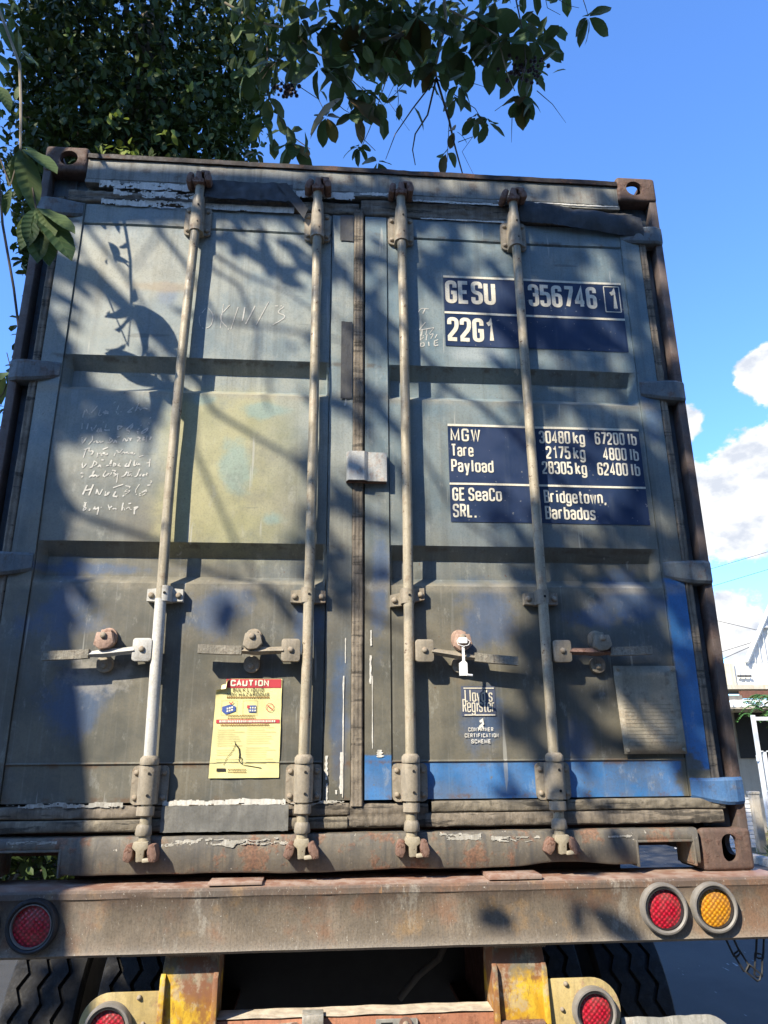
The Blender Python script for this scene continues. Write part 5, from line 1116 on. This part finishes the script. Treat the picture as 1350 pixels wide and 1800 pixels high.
blobs_ = [((-2.3, -.5, 6.9), 1.0, 500), ((-1.2, .2, 7.5), 1.0, 560), ((-.2, -.5, 7.0), .9, 400), ((.6, .4, 7.9), .9, 400), ((-3.6, -1.6, 7.6), 1.3, 520), ((-4.6, -2.6, 7.4), 1.3, 420), ((-4.4, .4, 9.2), 1.5, 800), ((-5.6, 1.4, 10.6), 1.6, 900),
          ((-6.6, 2.9, 12.4), 1.7, 1000), ((-7.6, 3.4, 11.0), 1.6, 800), ((-4.4, 2.0, 12.2), 1.5, 900), ((-3.2, 2.6, 13.6), 1.4, 700), ((-7.6, 4.4, 14.4), 1.6, 800), ((-5.4, 3.4, 14.6), 1.6, 700), ((-1.6, -.8, 9.2), 1.2, 600), ((-.4, .2, 10.2), 1.2, 500), ((-2.8, .6, 10.8), 1.4, 700), ((1.4, 1.0, 8.8), .9, 300),
          ((-6.8, 2.2, 9.4), 1.3, 600), ((-5.6, -.4, 8.6), 1.4, 600), ((-7.4, 3.6, 12.8), 2.0, 1500), ((-5.9, 3.2, 12.9), 1.8, 1300), ((-8.2, 3.2, 9.6), 1.7, 1000), ((-6.2, 4.0, 15.6), 1.8, 1200), ((-8.4, 4.4, 15.6), 1.8, 1000),
          ((1.2, -5.0, 7.2), 1.5, 700), ((3.0, -4.4, 7.6), 1.5, 700), ((2.4, -2.6, 7.4), 1.3, 600), ((.2, -6.4, 7.6), 1.4, 500), ((4.0, -2.4, 8.4), 1.5, 600)]  # this row: unseen crown over the camera, added to block sky light
for c_, rad, n in blobs_:
    for _ in range(int(n*1.25)):
        v = rdir(.2, r2)*rad*(r2.random()**.42); v.z *= .8; p = Vector(c_)+v
        if on_door(p) or below_view(p) or in_gap(p): continue
        crown.leaf(p, (r2.gauss(0, 1), r2.gauss(0, 1), r2.gauss(-.5, .5)), (r2.gauss(0, .5), r2.gauss(0, .5), 1), r2.uniform(.15, .24))
# hanging twigs in view
def TP(pts, Y): return [P(a, c, Y) for a, c in pts]
for pts, Y, rad, pale in (([(790, -60), (781, 0), (785, 30), (767, 107), (767, 137)], 1.5, (.014, .007), 1), ([(767, 137), (790, 210), (798, 250), (808, 290), (816, 316)], 1.5, (.009, .004), 0), ([(767, 137), (725, 190), (695, 235), (678, 280)], 1.5, (.006, .002), 0),
                          ([(767, 137), (752, 200), (730, 235), (725, 265), (730, 290)], 1.5, (.007, .003), 0), ([(767, 137), (800, 165), (835, 190), (850, 215)], 1.5, (.004, .002), 0), ([(395, 5), (450, 33), (510, 55), (560, 95), (605, 122), (640, 160)], 1.7, (.010, .003), 1),
                          ([(470, 80), (470, 165), (495, 215), (520, 245), (545, 262)], 1.7, (.006, .003), 0), ([(480, 150), (520, 145), (560, 172), (575, 205)], 1.8, (.004, .002), 0), ([(740, -20), (735, 40), (690, 100), (678, 150), (650, 225), (635, 260)], 1.6, (.006, .002), 1),
                          ([(790, 18), (840, 35), (872, 70), (890, 125), (905, 160)], 1.4, (.008, .003), 1), ([(905, -10), (920, 60), (925, 110), (912, 165)], 1.3, (.006, .002), 0), ([(1015, -30), (1028, 12), (1034, 28)], 1.3, (.004, .002), 0), ([(955, -20), (962, 15), (985, 26)], 1.4, (.003, .0015), 0), ([(975, -5), (1000, 8), (1018, 14)], 1.4, (.003, .0015), 0),
                          ([(640, 200), (630, 245), (660, 265)], 1.5, (.004, .002), 0), ([(790, 205), (786, 285)], 1.5, (.003, .002), 0), ([(870, 195), (905, 168), (930, 164)], 1.5, (.002, .001), 0), ([(760, 110), (700, 130), (680, 180), (720, 230)], 1.6, (.003, .001), 0), ([(805, 250), (830, 245), (812, 268), (835, 312)], 1.5, (.003, .001), 0),
                          ([(-40, -60), (0, 20), (33, 110), (37, 180), (36, 262)], -.32, (.006, .004), 1), ([(36, 262), (50, 300), (64, 368)], -.32, (.004, .003), 0), ([(-30, 200), (20, 330), (36, 262)], -.32, (.003, .002), 0), ([(-5, 270), (8, 400), (20, 500), (34, 600), (40, 690)], .45, (.006, .005), 0), ([(-20, 720), (5, 690), (18, 650), (12, 620)], .8, (.003, .002), 0)):
    W_ = TP(pts, Y); W_ = [p+Vector((0, .10*nz(i*.9, Y*7, pts[0][0]) if 0 < i < len(W_)-1 else 0, 0)) for i, p in enumerate(W_)]
    b = MB(); n = len(W_); b.tube(W_, [rad[0]+(rad[1]-rad[0])*i/(n-1) for i in range(n)], 6); b.build('twig', M['twig_pale'] if pale else M['twig'], TB, 1)
for k in range(26):
    px, py = rnd.uniform(470, 950), rnd.uniform(20, 200); Y = rnd.uniform(1.4, 1.9); a = P(px, py, Y); L_ = rnd.uniform(.12, .34); d = rdir(-.9)
    b = MB(); b.tube([a, a+d*L_*.5+rdir()*.02, a+d*L_], [.0035, .0025, .0012], 5); b.build('twig', M['twig'], TB, 1)
for px in (790, -40):                                                   # stalks joining the hanging twigs to the limbs above
    a = P(px, -60, 1.5 if px > 0 else -.32); q = Vector((-.2, 1.0, 7.9)) if px > 0 else Vector((-3.24, -1.9, 5.2))
    b = MB(); b.tube([q, q.lerp(a, .5)+Vector((0, 0, .15)), a], [.03, .02, .012], 7); b.build('twig', M['twig'], TB, 1)
NL = [0]; extra = Foliage()
def put_leaf(base, d, up, ln, wd=1.0, dry=False):
    if NL[0] < 296:
        me = rnd.choice(DRY if dry else LEAFS); o = bpy.data.objects.new('leaf', me); COL.objects.link(o); o.parent = TB; o.matrix_local = leaf_mat(base, d, up, ln, wd); NL[0] += 1
    else: extra.leaf(base, d, up, ln, .44*wd)
def cluster(px, py, Y, size, n=6, dry=.08, spread=1.0, stalk=True):
    hub = P(px, py, Y); dist = (hub-CAM).length; a0 = rnd.uniform(0, 6.28); ln0 = size*dist/1302
    for k in range(n):
        a = a0+6.283*k/n+rnd.uniform(-.35, .35); el = rnd.uniform(-1.25, -.25)
        d = Vector((math.cos(a)*spread, math.sin(a)*spread, el)); up = Vector((rnd.gauss(0, .25), rnd.gauss(-.15, .3), 1))
        put_leaf(hub+d.normalized()*.012, d, up, ln0*rnd.uniform(.78, 1.15)*1.15, rnd.uniform(.9, 1.15), rnd.random() < dry)
# the close leaves hanging at the upper left
def aimed(px, py, tx, ty, Y, dY=0.0, wd=1.0, up=(.2, -.8, .6)):
    a = P(px, py, Y); q = P(tx, ty, Y+dY); put_leaf(a, q-a, up, (q-a).length*.92, wd*.80)
for (a, c, tx, ty, dY) in ((36, 262, 32, 348, .02), (38, 264, 62, 360, -.03), (40, 262, 106, 296, -.06), (37, 258, 74, 262, .03), (36, 265, 8, 330, .04), (64, 368, 28, 442, .03), (64, 370, 66, 462, -.02), (66, 370, 90, 468, .0), (66, 368, 134, 452, -.04), (67, 366, 138, 402, -.05),
                           (62, 366, 46, 425, -.05), (66, 366, 96, 402, -.06), (64, 368, 10, 395, .05), (20, 330, 2, 380, .03), (-4, 95, 16, 118, -.03), (-6, 120, 14, 148, .02), (-4, 150, 20, 176, -.03), (-8, 185, 10, 206, .02), (36, 188, 26, 212, .04), (37, 200, 48, 222, .05), (-6, 235, 14, 246, 0), (-8, 275, 8, 298, .02), (36, 150, 24, 172, .0), (2, 40, 22, 66, -.03), (-10, 10, 12, 24, 0), (22, 0, 40, 22, .03)):
    aimed(a, c, tx, ty, -.32, dY)
for (px, py, s_, n) in ((515, 252, 42, 7), (573, 205, 40, 5), (606, 170, 56, 2), (632, 258, 22, 7), (664, 284, 32, 4), (785, 268, 34, 3), (838, 205, 30, 6), (858, 215, 28, 4), (918, 172, 34, 8), (920, 118, 44, 7), (942, 70, 42, 6), (898, 66, 48, 6), (868, 88, 46, 6), (820, 92, 44, 7), (806, 150, 30, 5),
                        (802, 172, 30, 4), (640, 158, 40, 6), (596, 128, 44, 6), (560, 120, 34, 5), (575, 40, 58, 5), (528, 36, 40, 5), (505, 78, 36, 5), (482, 108, 34, 5), (470, 170, 30, 4), (1034, 30, 32, 6), (745, 108, 36, 6), (770, 112, 30, 5), (700, 70, 58, 6), (650, 60, 60, 5), (620, 90, 50, 5), (735, 30, 50, 6), (790, 60, 44, 6), (850, 30, 50, 6),
                        (660, 182, 22, 5), (625, 200, 34, 4), (450, 268, 16, 5), (462, 205, 30, 4), (440, 120, 34, 5), (9, 655, 34, 5), (800, 230, 22, 3), (690, 20, 50, 6), (540, 90, 30, 4)):
    cluster(px, py, rnd.uniform(1.35, 1.75) if px > 100 else .8, s_, n)
for _ in range(120):                                                    # the dense bunch at the top
    px = rnd.gauss(672, 55); py = rnd.gauss(35, 45)
    if py > 150: continue
    base = P(px, py, rnd.uniform(1.6, 2.4)); d = rdir(-.6); extra.leaf(base, d, (rnd.gauss(0, .4), rnd.gauss(-.2, .4), 1), rnd.uniform(.12, .20), .44)
for (mx, my, sx, sy, n) in ((662, 150, 22, 46, 30), (500, 90, 34, 50, 24), (928, 88, 28, 40, 24), (855, 35, 46, 26, 26), (690, 30, 70, 34, 80), (590, 45, 36, 36, 26), (440, 50, 26, 50, 24), (800, 90, 30, 30, 10), (520, 235, 20, 20, 6), (20, 60, 20, 40, 10)):
    for _ in range(n):
        px, py = rnd.gauss(mx, sx), rnd.gauss(my, sy)
        if px > 985 or py > 262: continue
        extra.leaf(P(px, py, rnd.uniform(1.35, 2.2)), rdir(-.8), (rnd.gauss(0, .5), rnd.gauss(-.3, .4), .8), rnd.uniform(.10, .19), rnd.uniform(.42, .54))
for _ in range(60):
    px = rnd.uniform(480, 960); py = rnd.uniform(-60, 40) if px < 900 else rnd.uniform(-40, 120)
    base = P(px, py, rnd.uniform(1.5, 2.6)); extra.leaf(base, rdir(-.6), (rnd.gauss(0, .4), rnd.gauss(-.2, .4), 1), rnd.uniform(.11, .19), .44)
for _ in range(420):
    px = rnd.uniform(380, 1010); py = rnd.uniform(-260, -10)
    base = P(px, py, rnd.uniform(1.3, 2.8)); extra.leaf(base, rdir(-.6), (rnd.gauss(0, .4), rnd.gauss(-.2, .4), 1), rnd.uniform(.12, .20), .44)
crown.v, n0 = crown.v+extra.v, len(crown.v); crown.f += [tuple(i+n0 for i in f) for f in extra.f]
crown.build('foliage', M['leaf'], TB)
ICO = []
bm = bmesh.new(); bmesh.ops.create_icosphere(bm, subdivisions=1, radius=1); ICO_V = [v.co.copy() for v in bm.verts]; ICO_F = [tuple(v.index for v in f.verts) for f in bm.faces]; bm.free()
for (px, py, rx, ry, n, Y) in ((504, 160, 20, 13, 40, 1.6), (925, 122, 26, 22, 60, 1.42), (672, 60, 42, 46, 130, 1.75)):
    b = MB()
    for _ in range(n):
        p = P(px+rnd.gauss(0, rx*.55), py+rnd.gauss(0, ry*.55), Y+rnd.uniform(-.06, .06)); q = rnd.uniform(.010, .017); b.add([p+v*q for v in ICO_V], ICO_F)
    o = b.build('seed_cluster', plain('dark_seed', (.030, .018, .022), .7), TB, 1.5); o['kind'] = 'stuff'

# ivy-clad tree beyond the container
YI = 7.6; xl = P(70, 150, YI).x; xr = P(432, 150, YI).x; xc = (xl+xr)/2; rx = (xr-xl)/2
TI = thing('ivy_tree', 'dark tree clad in small ivy leaves rising behind the upper left corner of the container', 'tree', (0, 0, 0))
b = MB(); b.tube([(xc, YI+.1, -.2), (xc+.1, YI, 3), (xc+.2, YI, 7), (xc+.1, YI+.2, 11), (xc, YI, 14)], [.6, .5, .45, .38, .2], 14); b.build('trunk', M['bark'], TI, 1)
for k in range(14):
    z = 4+k*.65; a = rnd.uniform(0, 6.28); b = MB(); b.tube([(xc+.15, YI, z), (xc+math.cos(a)*.7, YI+math.sin(a)*.6, z+.5), (xc+math.cos(a)*rx*1.05, YI+math.sin(a)*1.1, z+.7)], [.10, .06, .015], 7); b.build('limb', M['bark'], TI, 1)
iv = Foliage(); cand = []; xlim = P(78, 230, YI).x
for i in range(40000):
    z = 2.2+12.5*r2.random(); a = r2.uniform(0, 6.283); lump = 1+.16*nz(math.cos(a)*2.2, math.sin(a)*2.2, z*.9)+.10*nz(math.cos(a)*6, math.sin(a)*6, z*2.4); q = (r2.random()**.36)*lump*.95
    if z > 9: q *= 1.0+.08*(z-9)
    if math.cos(a) < 0 and z < 6.4: q *= .62+.38*max(0, (z-4.4)/2.0)
    p = Vector((xc+rx*q*math.cos(a), YI+1.15*q*math.sin(a), z))
    if p.x < xlim+(.42 if z < 8.3 else .12 if z < 9.2 else 0)+r2.gauss(0, .07)-max(0, z-9.4)*.25: continue
    d = rdir(-.7, r2); up = Vector((math.cos(a)*.8+r2.gauss(0, .4), math.sin(a)*.8+r2.gauss(0, .4), .8)); ln = r2.uniform(.10, .19)
    cand.append((p, d, up, ln))
cand.sort(key=lambda c: (c[0]-CAM).length + (0 if 3.9 < c[0].z < 11 else 50))
for k, (p, d, up, ln) in enumerate(cand):
    if k < 245:
        o = bpy.data.objects.new('leaf', IVY[k % 4]); COL.objects.link(o); o.parent = TI; o.matrix_local = leaf_mat(p, d, up, ln*1.05, 1.25)
    else: iv.leaf(p, d, up, ln, .62)
for i in range(900):                                                   # looser sprays on its left and right flank
    s_ = -1 if r2.random() < .72 else 1; z = r2.uniform(9.6, 13) if s_ < 0 else r2.uniform(6.2, 13); p = Vector((xc+s_*rx*(.95+abs(r2.gauss(0, .13))), YI+r2.uniform(-.8, .8), z)); iv.leaf(p, rdir(-.7, r2), (r2.gauss(0, .4), -.4, .8), r2.uniform(.09, .16), .6)
M['sunlit'] = leafmat('sunlit_leaf', (.11, .16, .025), (.22, .26, .05), .3); SUNLIT = [m_.copy() for m_ in IVY]  # brighter copy of the ivy leaf, sunlight put into its colour
for me in SUNLIT: me.materials.clear(); me.materials.append(M['sunlit'])
for (px, py, n) in ((198, 205, 9), (215, 262, 11), (232, 272, 8), (180, 262, 5), (300, 238, 5), (262, 120, 4), (120, 60, 5), (330, 150, 3)):
    for k in range(n):
        p = P(px+rnd.gauss(0, 9), py+rnd.gauss(0, 6), 6.15+rnd.uniform(-.1, .15)); o = bpy.data.objects.new('leaf', SUNLIT[k % 4]); COL.objects.link(o); o.parent = TI; o.matrix_local = leaf_mat(p, rdir(-.5), (rnd.gauss(-.3, .4), rnd.gauss(-.5, .4), .8), rnd.uniform(.08, .15), 1.1)
iv.build('foliage', M['ivy'], TI)
# low bush seen through the gap under the left corner
SB = thing('bush', 'dark low bush in the shade beyond the left rear wheels', 'bush', (-3.5, 6.3, 0)); fb = Foliage()
for i in range(2600):
    v = rdir(.2, r2); q = r2.random()**.4; fb.leaf((v.x*1.6*q, v.y*.8*q, max(.02, .75+v.z*.95*q)), rdir(.2, r2), (r2.gauss(0, .4), r2.gauss(0, .4), 1), r2.uniform(.10, .2), .5)
fb.build('foliage', M['ivy'], SB)
for k in range(6):
    b = MB(); b.tube([(0, 0, -.05), (math.cos(k)*.5, math.sin(k)*.4, .7), (math.cos(k)*1.0, math.sin(k)*.8, 1.3)], [.03, .02, .008], 6); b.build('stem', M['bark'], SB, 1)

# unseen trees behind the camera, added to block sky light
def sky_blocker_tree(x, y, h, rad, label, seed):
    t = thing('sky_blocker_tree', label, 'tree', (x, y, 0), 'unseen trees added behind the camera'); q = random.Random(seed); f = Foliage()
    b = MB(); b.tube([(0, 0, -.1), (.1, .05, h*.35), (0, .1, h*.75)], [.28, .2, .09], 10); b.build('trunk', M['bark'], t, 1)
    for k in range(7):
        a = k*.9; b = MB(); b.tube([(.08, .06, h*.36+k*.2), (math.cos(a)*rad*.4, math.sin(a)*rad*.4, h*.55+k*.15), (math.cos(a)*rad*.8, math.sin(a)*rad*.8, h*.62+k*.3)], [.10, .06, .02], 7); b.build('limb', M['bark'], t, 1)
    for i in range(4200):
        v = rdir(0, q); r_ = q.random()**.4*(1+.25*nz(v.x*2+seed, v.y*2, v.z*2)); f.leaf((v.x*rad*r_, v.y*rad*r_, h*.62+v.z*h*.36*r_), rdir(-.3, q), (q.gauss(0, .4), q.gauss(0, .4), 1), q.uniform(.25, .42), .5)
    f.build('foliage', M['leaf'], t)
for x, y, h, rad, lab, sd in ((2.6, -9.5, 9.5, 3.2, 'unseen leafy tree added to block sky light, straight behind the photographer', 1), (8.2, -8.5, 10, 3.4, 'unseen leafy tree added to block sky light, second to the right of the photographer', 2), (-4.2, -10.5, 8.2, 3.0, 'unseen leafy tree added to block sky light, first to the left of the photographer', 3), (-10.5, -10.5, 8.4, 3.2, 'unseen leafy tree added to block sky light, far left of the photographer', 4), (14.5, -7.0, 10, 3.6, 'unseen leafy tree added to block sky light, far right of the photographer', 5)):
    sky_blocker_tree(x, y, h, rad, lab, sd)
def sky_blocker_row():  # unseen building added to block low sky light in front of the doors
    t = thing('sky_blocker_row', 'long low unseen building added behind the photographer to block sky light', 'building', (0, -15, 0)); b = MB(); b.box(-32, 40, -8, 0, -.05, 4.2); b.build('wall', worn('blocker_wall', (.20, .17, .135), (.26, .22, .175), rust_amt=0, streak=.3, scale=1.2, rough=.9), t, 0)
    b = MB(); b.box(-32.4, 40.4, -8.4, .9, 4.202, 4.4); b.build('roof', M['brown_fascia'] if 'brown_fascia' in M else M['black'], t, 0)
    me = MB(); me.box(-1.5, 1.5, .002, .05, .05, 2.9); me = me.mesh('shutter', 0); me.materials.append(M['rim_grey'])
    wm = MB(); wm.box(-1.0, 1.0, .002, .05, 3.1, 3.9); wm = wm.mesh('window', 0); wm.materials.append(M['black'])
    for k in range(16):
        for nm, q in (('shutter', me), ('window', wm)):
            o = bpy.data.objects.new(nm, q); COL.objects.link(o); o.parent = t; o.location = (-29.5+k*4.4, 0, 0)
sky_blocker_row()

# ---------------------------------------------------------------- the house and fence on the right
M['house_wall'] = worn('house_wall', (.50, .44, .35), (.58, .52, .42), rust_amt=0, streak=.2, scale=1.6, rough=.9, bump=.2, grime=(.30, .26, .2), grime_amt=.25)
M['white_sheet'] = worn('white_sheet', (.56, .56, .53), (.64, .64, .61), rust_amt=0, streak=.25, scale=2, rough=.5, bump=.05, grime=(.5, .46, .38), grime_amt=.3)
M['old_wall'] = worn('stained_white_wall', (.52, .48, .38), (.62, .59, .50), rust_amt=0, streak=.6, scale=3, rough=.9, bump=.2, grime=(.45, .37, .22), grime_amt=.6)
M['brown_fascia'] = plain('brown_fascia', (.16, .075, .05), .6); M['white_steel'] = plain('white_steel', (.62, .64, .64), .5, 0, .06); M['fence_sheet'] = worn('fence_sheet', (.66, .68, .70), (.74, .75, .76), rust_amt=0, streak=.2, scale=3, rough=.45, bump=.05, grime=(.4, .4, .38))
M['concrete'] = worn('post_concrete', (.38, .34, .28), (.46, .42, .35), rust_amt=0, streak=.4, scale=6, rough=.95, bump=.5, grime=(.2, .18, .15))
def X(px, py, Y): return P(px, py, Y).x
def Z(px, py, Y): return P(px, py, Y).z
HY = 13.5
H = thing('house', 'beige house with white ribbed upper storey and white awning beyond the fence', 'house', (0, 0, 0))
hx0, hx1 = X(1180, 1300, HY), X(1180, 1300, HY)+11
za = Z(1320, 1241, HY); zf = Z(1320, 1226, HY)
b = MB(); b.box(hx0, hx1, HY, HY+7, -.05, za+.02); b.build('wall', M['house_wall'], H, 0)
# awning of curved white sheets on a brown fascia
AY = HY-1.5; zA0 = Z(1320, 1243, AY); zA1 = Z(1320, 1227, AY)
b = MB(); b.box(hx0, hx1, AY, HY-.01, zA0-.03, zA0); b.build('awning_soffit', M['house_wall'], H, 0)
ax = hx0; pitch = .16
sheet_me = MB(); sheet_me.grid(linspace(0, pitch*.94, 5), linspace(0, 1, 5), lambda x, t: (x, AY-.02+.24*t*t+.02*math.sin(x/pitch*math.pi), zA0+(zA1-zA0)*t)); sheet_me = sheet_me.mesh('awning_sheet', 1); sheet_me.materials.append(M['white_sheet'])
k = 0
while ax < hx1-pitch and k < 70:
    o = bpy.data.objects.new('awning_sheet', sheet_me); COL.objects.link(o); o.parent = H; o.location = (ax, 0, 0); ax += pitch; k += 1
b = MB(); b.box(X(1314, 1222, AY), hx1, AY+.16, AY+.30, Z(1320, 1226, AY), Z(1320, 1213, AY)); b.build('fascia', M['brown_fascia'], H, 0)
b = MB(); b.box(hx0, X(1314, 1222, AY)-.01, AY+.18, AY+.32, Z(1320, 1229, AY), Z(1320, 1221, AY)); b.build('gutter', M['rim_grey'], H, 0)
b = MB(); b.box(hx0, hx1, AY+.33, HY+.2, Z(1320, 1219, HY), Z(1320, 1212, HY)); b.build('balcony_slab', M['old_wall'], H, 0)
UY = HY-.4
b = MB(); b.box(hx0, X(1293, 1190, UY), UY, HY+6, Z(1320, 1212, HY), Z(1285, 1166, UY)); b.build('parapet', M['old_wall'], H, 0)
x0, x1, z0, z1 = X(1294, 1190, UY), hx1, Z(1320, 1212, UY), Z(1310, 1164, UY)
b = MB(); b.box(x0, x1, UY+.06, UY+.12, z0, z1); b.build('upper_wall', M['white_sheet'], H, 0)
rib = MB(); rib.box(0, .016, .012, .03, 0, z1-z0); rib_me = rib.mesh('panel_rib', 0); rib_me.materials.append(M['white_steel'])
xx = x0
while xx < x1:
    o = bpy.data.objects.new('panel_rib', rib_me); COL.objects.link(o); o.parent = H; o.location = (xx, UY+.03, z0); xx += .11
# white gable with upright bars
gx0, gz0 = X(1311, 1164, UY), Z(1311, 1164, UY); gx1, gz1 = X(1352, 1068, UY), Z(1352, 1068, UY); sl = (gz1-gz0)/(gx1-gx0); ga = gx0+1.9; gza = gz0+sl*1.9
b = MB(); b.add([(gx0, UY+.08, gz0), (ga, UY+.08, gza), (2*ga-gx0, UY+.08, gz0), (gx0, UY+.10, gz0), (ga, UY+.10, gza), (2*ga-gx0, UY+.10, gz0)], [(0, 2, 1), (3, 4, 5), (0, 1, 4, 3), (1, 2, 5, 4), (2, 0, 3, 5)]); b.build('gable', M['white_sheet'], H, 0)
for (p, q) in (((gx0, gz0), (ga, gza)), ((ga, gza), (2*ga-gx0, gz0))):
    b = MB(); b.tube([(p[0], UY-.02, p[1]), (q[0], UY-.02, q[1])], .055, 4); b.build('gable_beam', M['white_steel'], H, 0)
k = 0; xx = gx0+.11
while xx < 2*ga-gx0:
    hgt = sl*min(xx-gx0, 2*ga-gx0-xx); b = MB(); b.box(xx, xx+.012, UY+.03, UY+.05, gz0, gz0+hgt); b.build('gable_bar', M['white_steel'], H, 0); xx += .13
for f in (.25, .5):
    b = MB(); b.box(gx0+1.9*f, 2*ga-gx0-1.9*f, UY-.02, UY+.04, gz0+sl*1.9*f-.02, gz0+sl*1.9*f+.02); b.build('gable_rail', M['white_steel'], H, 0)
b = MB(); b.box(X(1296, 1190, UY), X(1320, 1190, UY), UY-.03, UY+.0, Z(1305, 1190, UY), Z(1305, 1187, UY)); b.build('vent_slot', M['rim_black'], H, 0)
b = MB(); b.box(X(1292, 1270, HY), X(1292, 1270, HY)+9, HY-.03, HY-.012, 1.45, za-.1); b.build('awning_shade', M['black'], H, 0)  # black sheet standing for the awning's shade on the wall
# fence: ribbed sheet panel, concrete post, steel gate frame
FY = 10.6
F = thing('fence', 'low white ribbed metal fence beside the concrete post', 'fence', (0, 0, 0))
fx0, fx1 = X(1180, 1450, FY), X(1327, 1450, FY); fz0, fz1 = .06, Z(1316, 1405, FY)
n = 11
for k in range(n):
    z = fz0+(fz1-fz0)*k/n; h = (fz1-fz0)/n
    b = MB(); b.add([(fx0, FY-.02, z+.004), (fx1, FY-.02, z+.004), (fx1, FY-.02, z+h*.7), (fx0, FY-.02, z+h*.7), (fx1, FY+.015, z+h-.004), (fx0, FY+.015, z+h-.004)], [(0, 1, 2, 3), (3, 2, 4, 5)]); b.build('fence_sheet', M['fence_sheet'], F, 0)
b = MB(); b.box(fx0, fx1, FY-.01, FY+.03, fz1, fz1+.03); b.build('top_rail', M['white_steel'], F, 0)
px0, px1 = X(1328, 1450, FY-.1), X(1342, 1450, FY-.1)
PO = thing('fence_post', 'square weathered concrete post between the fence and the gate', 'post', ((px0+px1)/2, FY-.05, 0)); hw = (px1-px0)/2; zt = Z(1333, 1396, FY)
b = MB(); b.box(-hw, hw, -hw, hw, -.05, zt); b.build('shaft', M['concrete'], PO, .5, .01); b = MB(); b.box(-hw*1.15, hw*1.15, -hw*1.15, hw*1.15, zt+.001, zt+.05); b.build('cap', M['concrete'], PO, .5, .01)
G = thing('gate', 'tall pale steel gate frame beside the concrete post', 'gate', (0, 0, 0)); GY = 10.2
gx = X(1327, 1300, GY); gt = Z(1327, 1257, GY)
for (x0, x1, z0, z1, nm) in ((gx, gx+.055, .02, gt, 'gate_post'), (gx+.056, gx+2.6, gt-.09, gt-.03, 'gate_rail'), (gx+.056, gx+2.6, 1.58, 1.60, 'gate_rail'), (gx+.056, gx+2.6, .95, .97, 'gate_rail'), (gx+2.601, gx+2.66, .02, gt, 'gate_post'), (gx+.10, gx+.15, .95, 1.6, 'gate_stile')):
    b = MB(); b.box(x0, x1, GY-.03, GY+.03, z0, z1); b.build(nm, M['white_steel'], G, 0)
b = MB(); b.box(gx+.016, gx+2.6, GY-.01, GY+.01, .10, .94); b.build('gate_sheet', M['fence_sheet'], G, 0)
b = MB(); b.box(gx-.03, gx+.0, GY-.04, GY+.0, 1.43, 1.53); b.build('gate_hinge', M['white_steel'], G, 0)
# garden shrub behind the gate, grass on the verge
GS = thing('garden_shrub', 'green feathery shrub spreading above the gate frame', 'shrub', (X(1345, 1245, 11.6), 11.6, 0)); gf = Foliage(); zs_ = Z(1345, 1245, 11.6)
b = MB(); b.tube([(.3, 0, -.05), (.25, 0, 1.2), (.1, 0, zs_-.1)], [.05, .04, .015], 7); b.build('stem', M['bark'], GS, 1)
for k in range(46):
    a = rnd.uniform(0, 6.28); l_ = rnd.uniform(.25, .55); base = Vector((rnd.uniform(-.1, .9), rnd.uniform(-.4, .4), zs_+rnd.uniform(-.25, .30)))
    for j in range(12):
        t = j/11; p = base+Vector((math.cos(a)*l_*t, math.sin(a)*l_*t, .10*math.sin(t*3)-.12*t))
        for s_ in (-1, 1): gf.leaf(p, Vector((math.cos(a)*.6-math.sin(a)*s_, math.sin(a)*.6+math.cos(a)*s_, -.3)), (0, 0, 1), rnd.uniform(.06, .10), .4)
gf.build('foliage', leafmat('shrub_leaf', (.03, .10, .03), (.07, .17, .05), .2), GS)
gr = Foliage()
for _ in range(5200):
    x = rnd.uniform(6.55, 9.5) if rnd.random() < .7 else rnd.uniform(6.5, 14); y = rnd.uniform(4, 26)
    if 10.3 < y < 10.9 and x < 7.6: continue
    gr.leaf((x, y, -.01), (rnd.gauss(0, .5), rnd.gauss(0, .5), 1), (rnd.gauss(0, 1), rnd.gauss(0, 1), .1), rnd.uniform(.06, .20), .10)
o = gr.build('grass', leafmat('dry_grass', (.30, .25, .12), (.13, .17, .05), .1), None); tag(o, 'short dry grass along the verge by the fence', 'grass', kind='stuff')
# power lines
M['wire'] = plain('power_wire', (.05, .05, .055), .6)
for k, (a, q, Ya, Yb, lab) in enumerate((((1236, 1004), (1400, 955), 34, 30, 'thin power line crossing the clouds, topmost of the set'), ((1240, 1034), (1400, 986), 34, 30, 'power line just below the topmost one'), ((1262, 1162), (1420, 1092), 30, 26, 'power line dropping to the white gable from the right'),
                                         ((1180, 1072), (1345, 1111), 36, 32, 'power line sloping down toward the gable from the left'), ((1255, 1150), (1400, 1105), 36, 32, 'faint power line low above the parapet'))):
    A, B = P(a[0], a[1], Ya), P(q[0], q[1], Yb); A2 = A-(B-A)*4; B2 = B+(B-A)*6
    b = MB(); b.tube([A2.lerp(B2, t)+Vector((0, 0, -0.0)) for t in linspace(0, 1, 12)], .012 if k in (0, 1) else .016, 5); tag(b.build('power_line', M['wire'], None, 1), lab, 'cable', 'power lines behind the container')
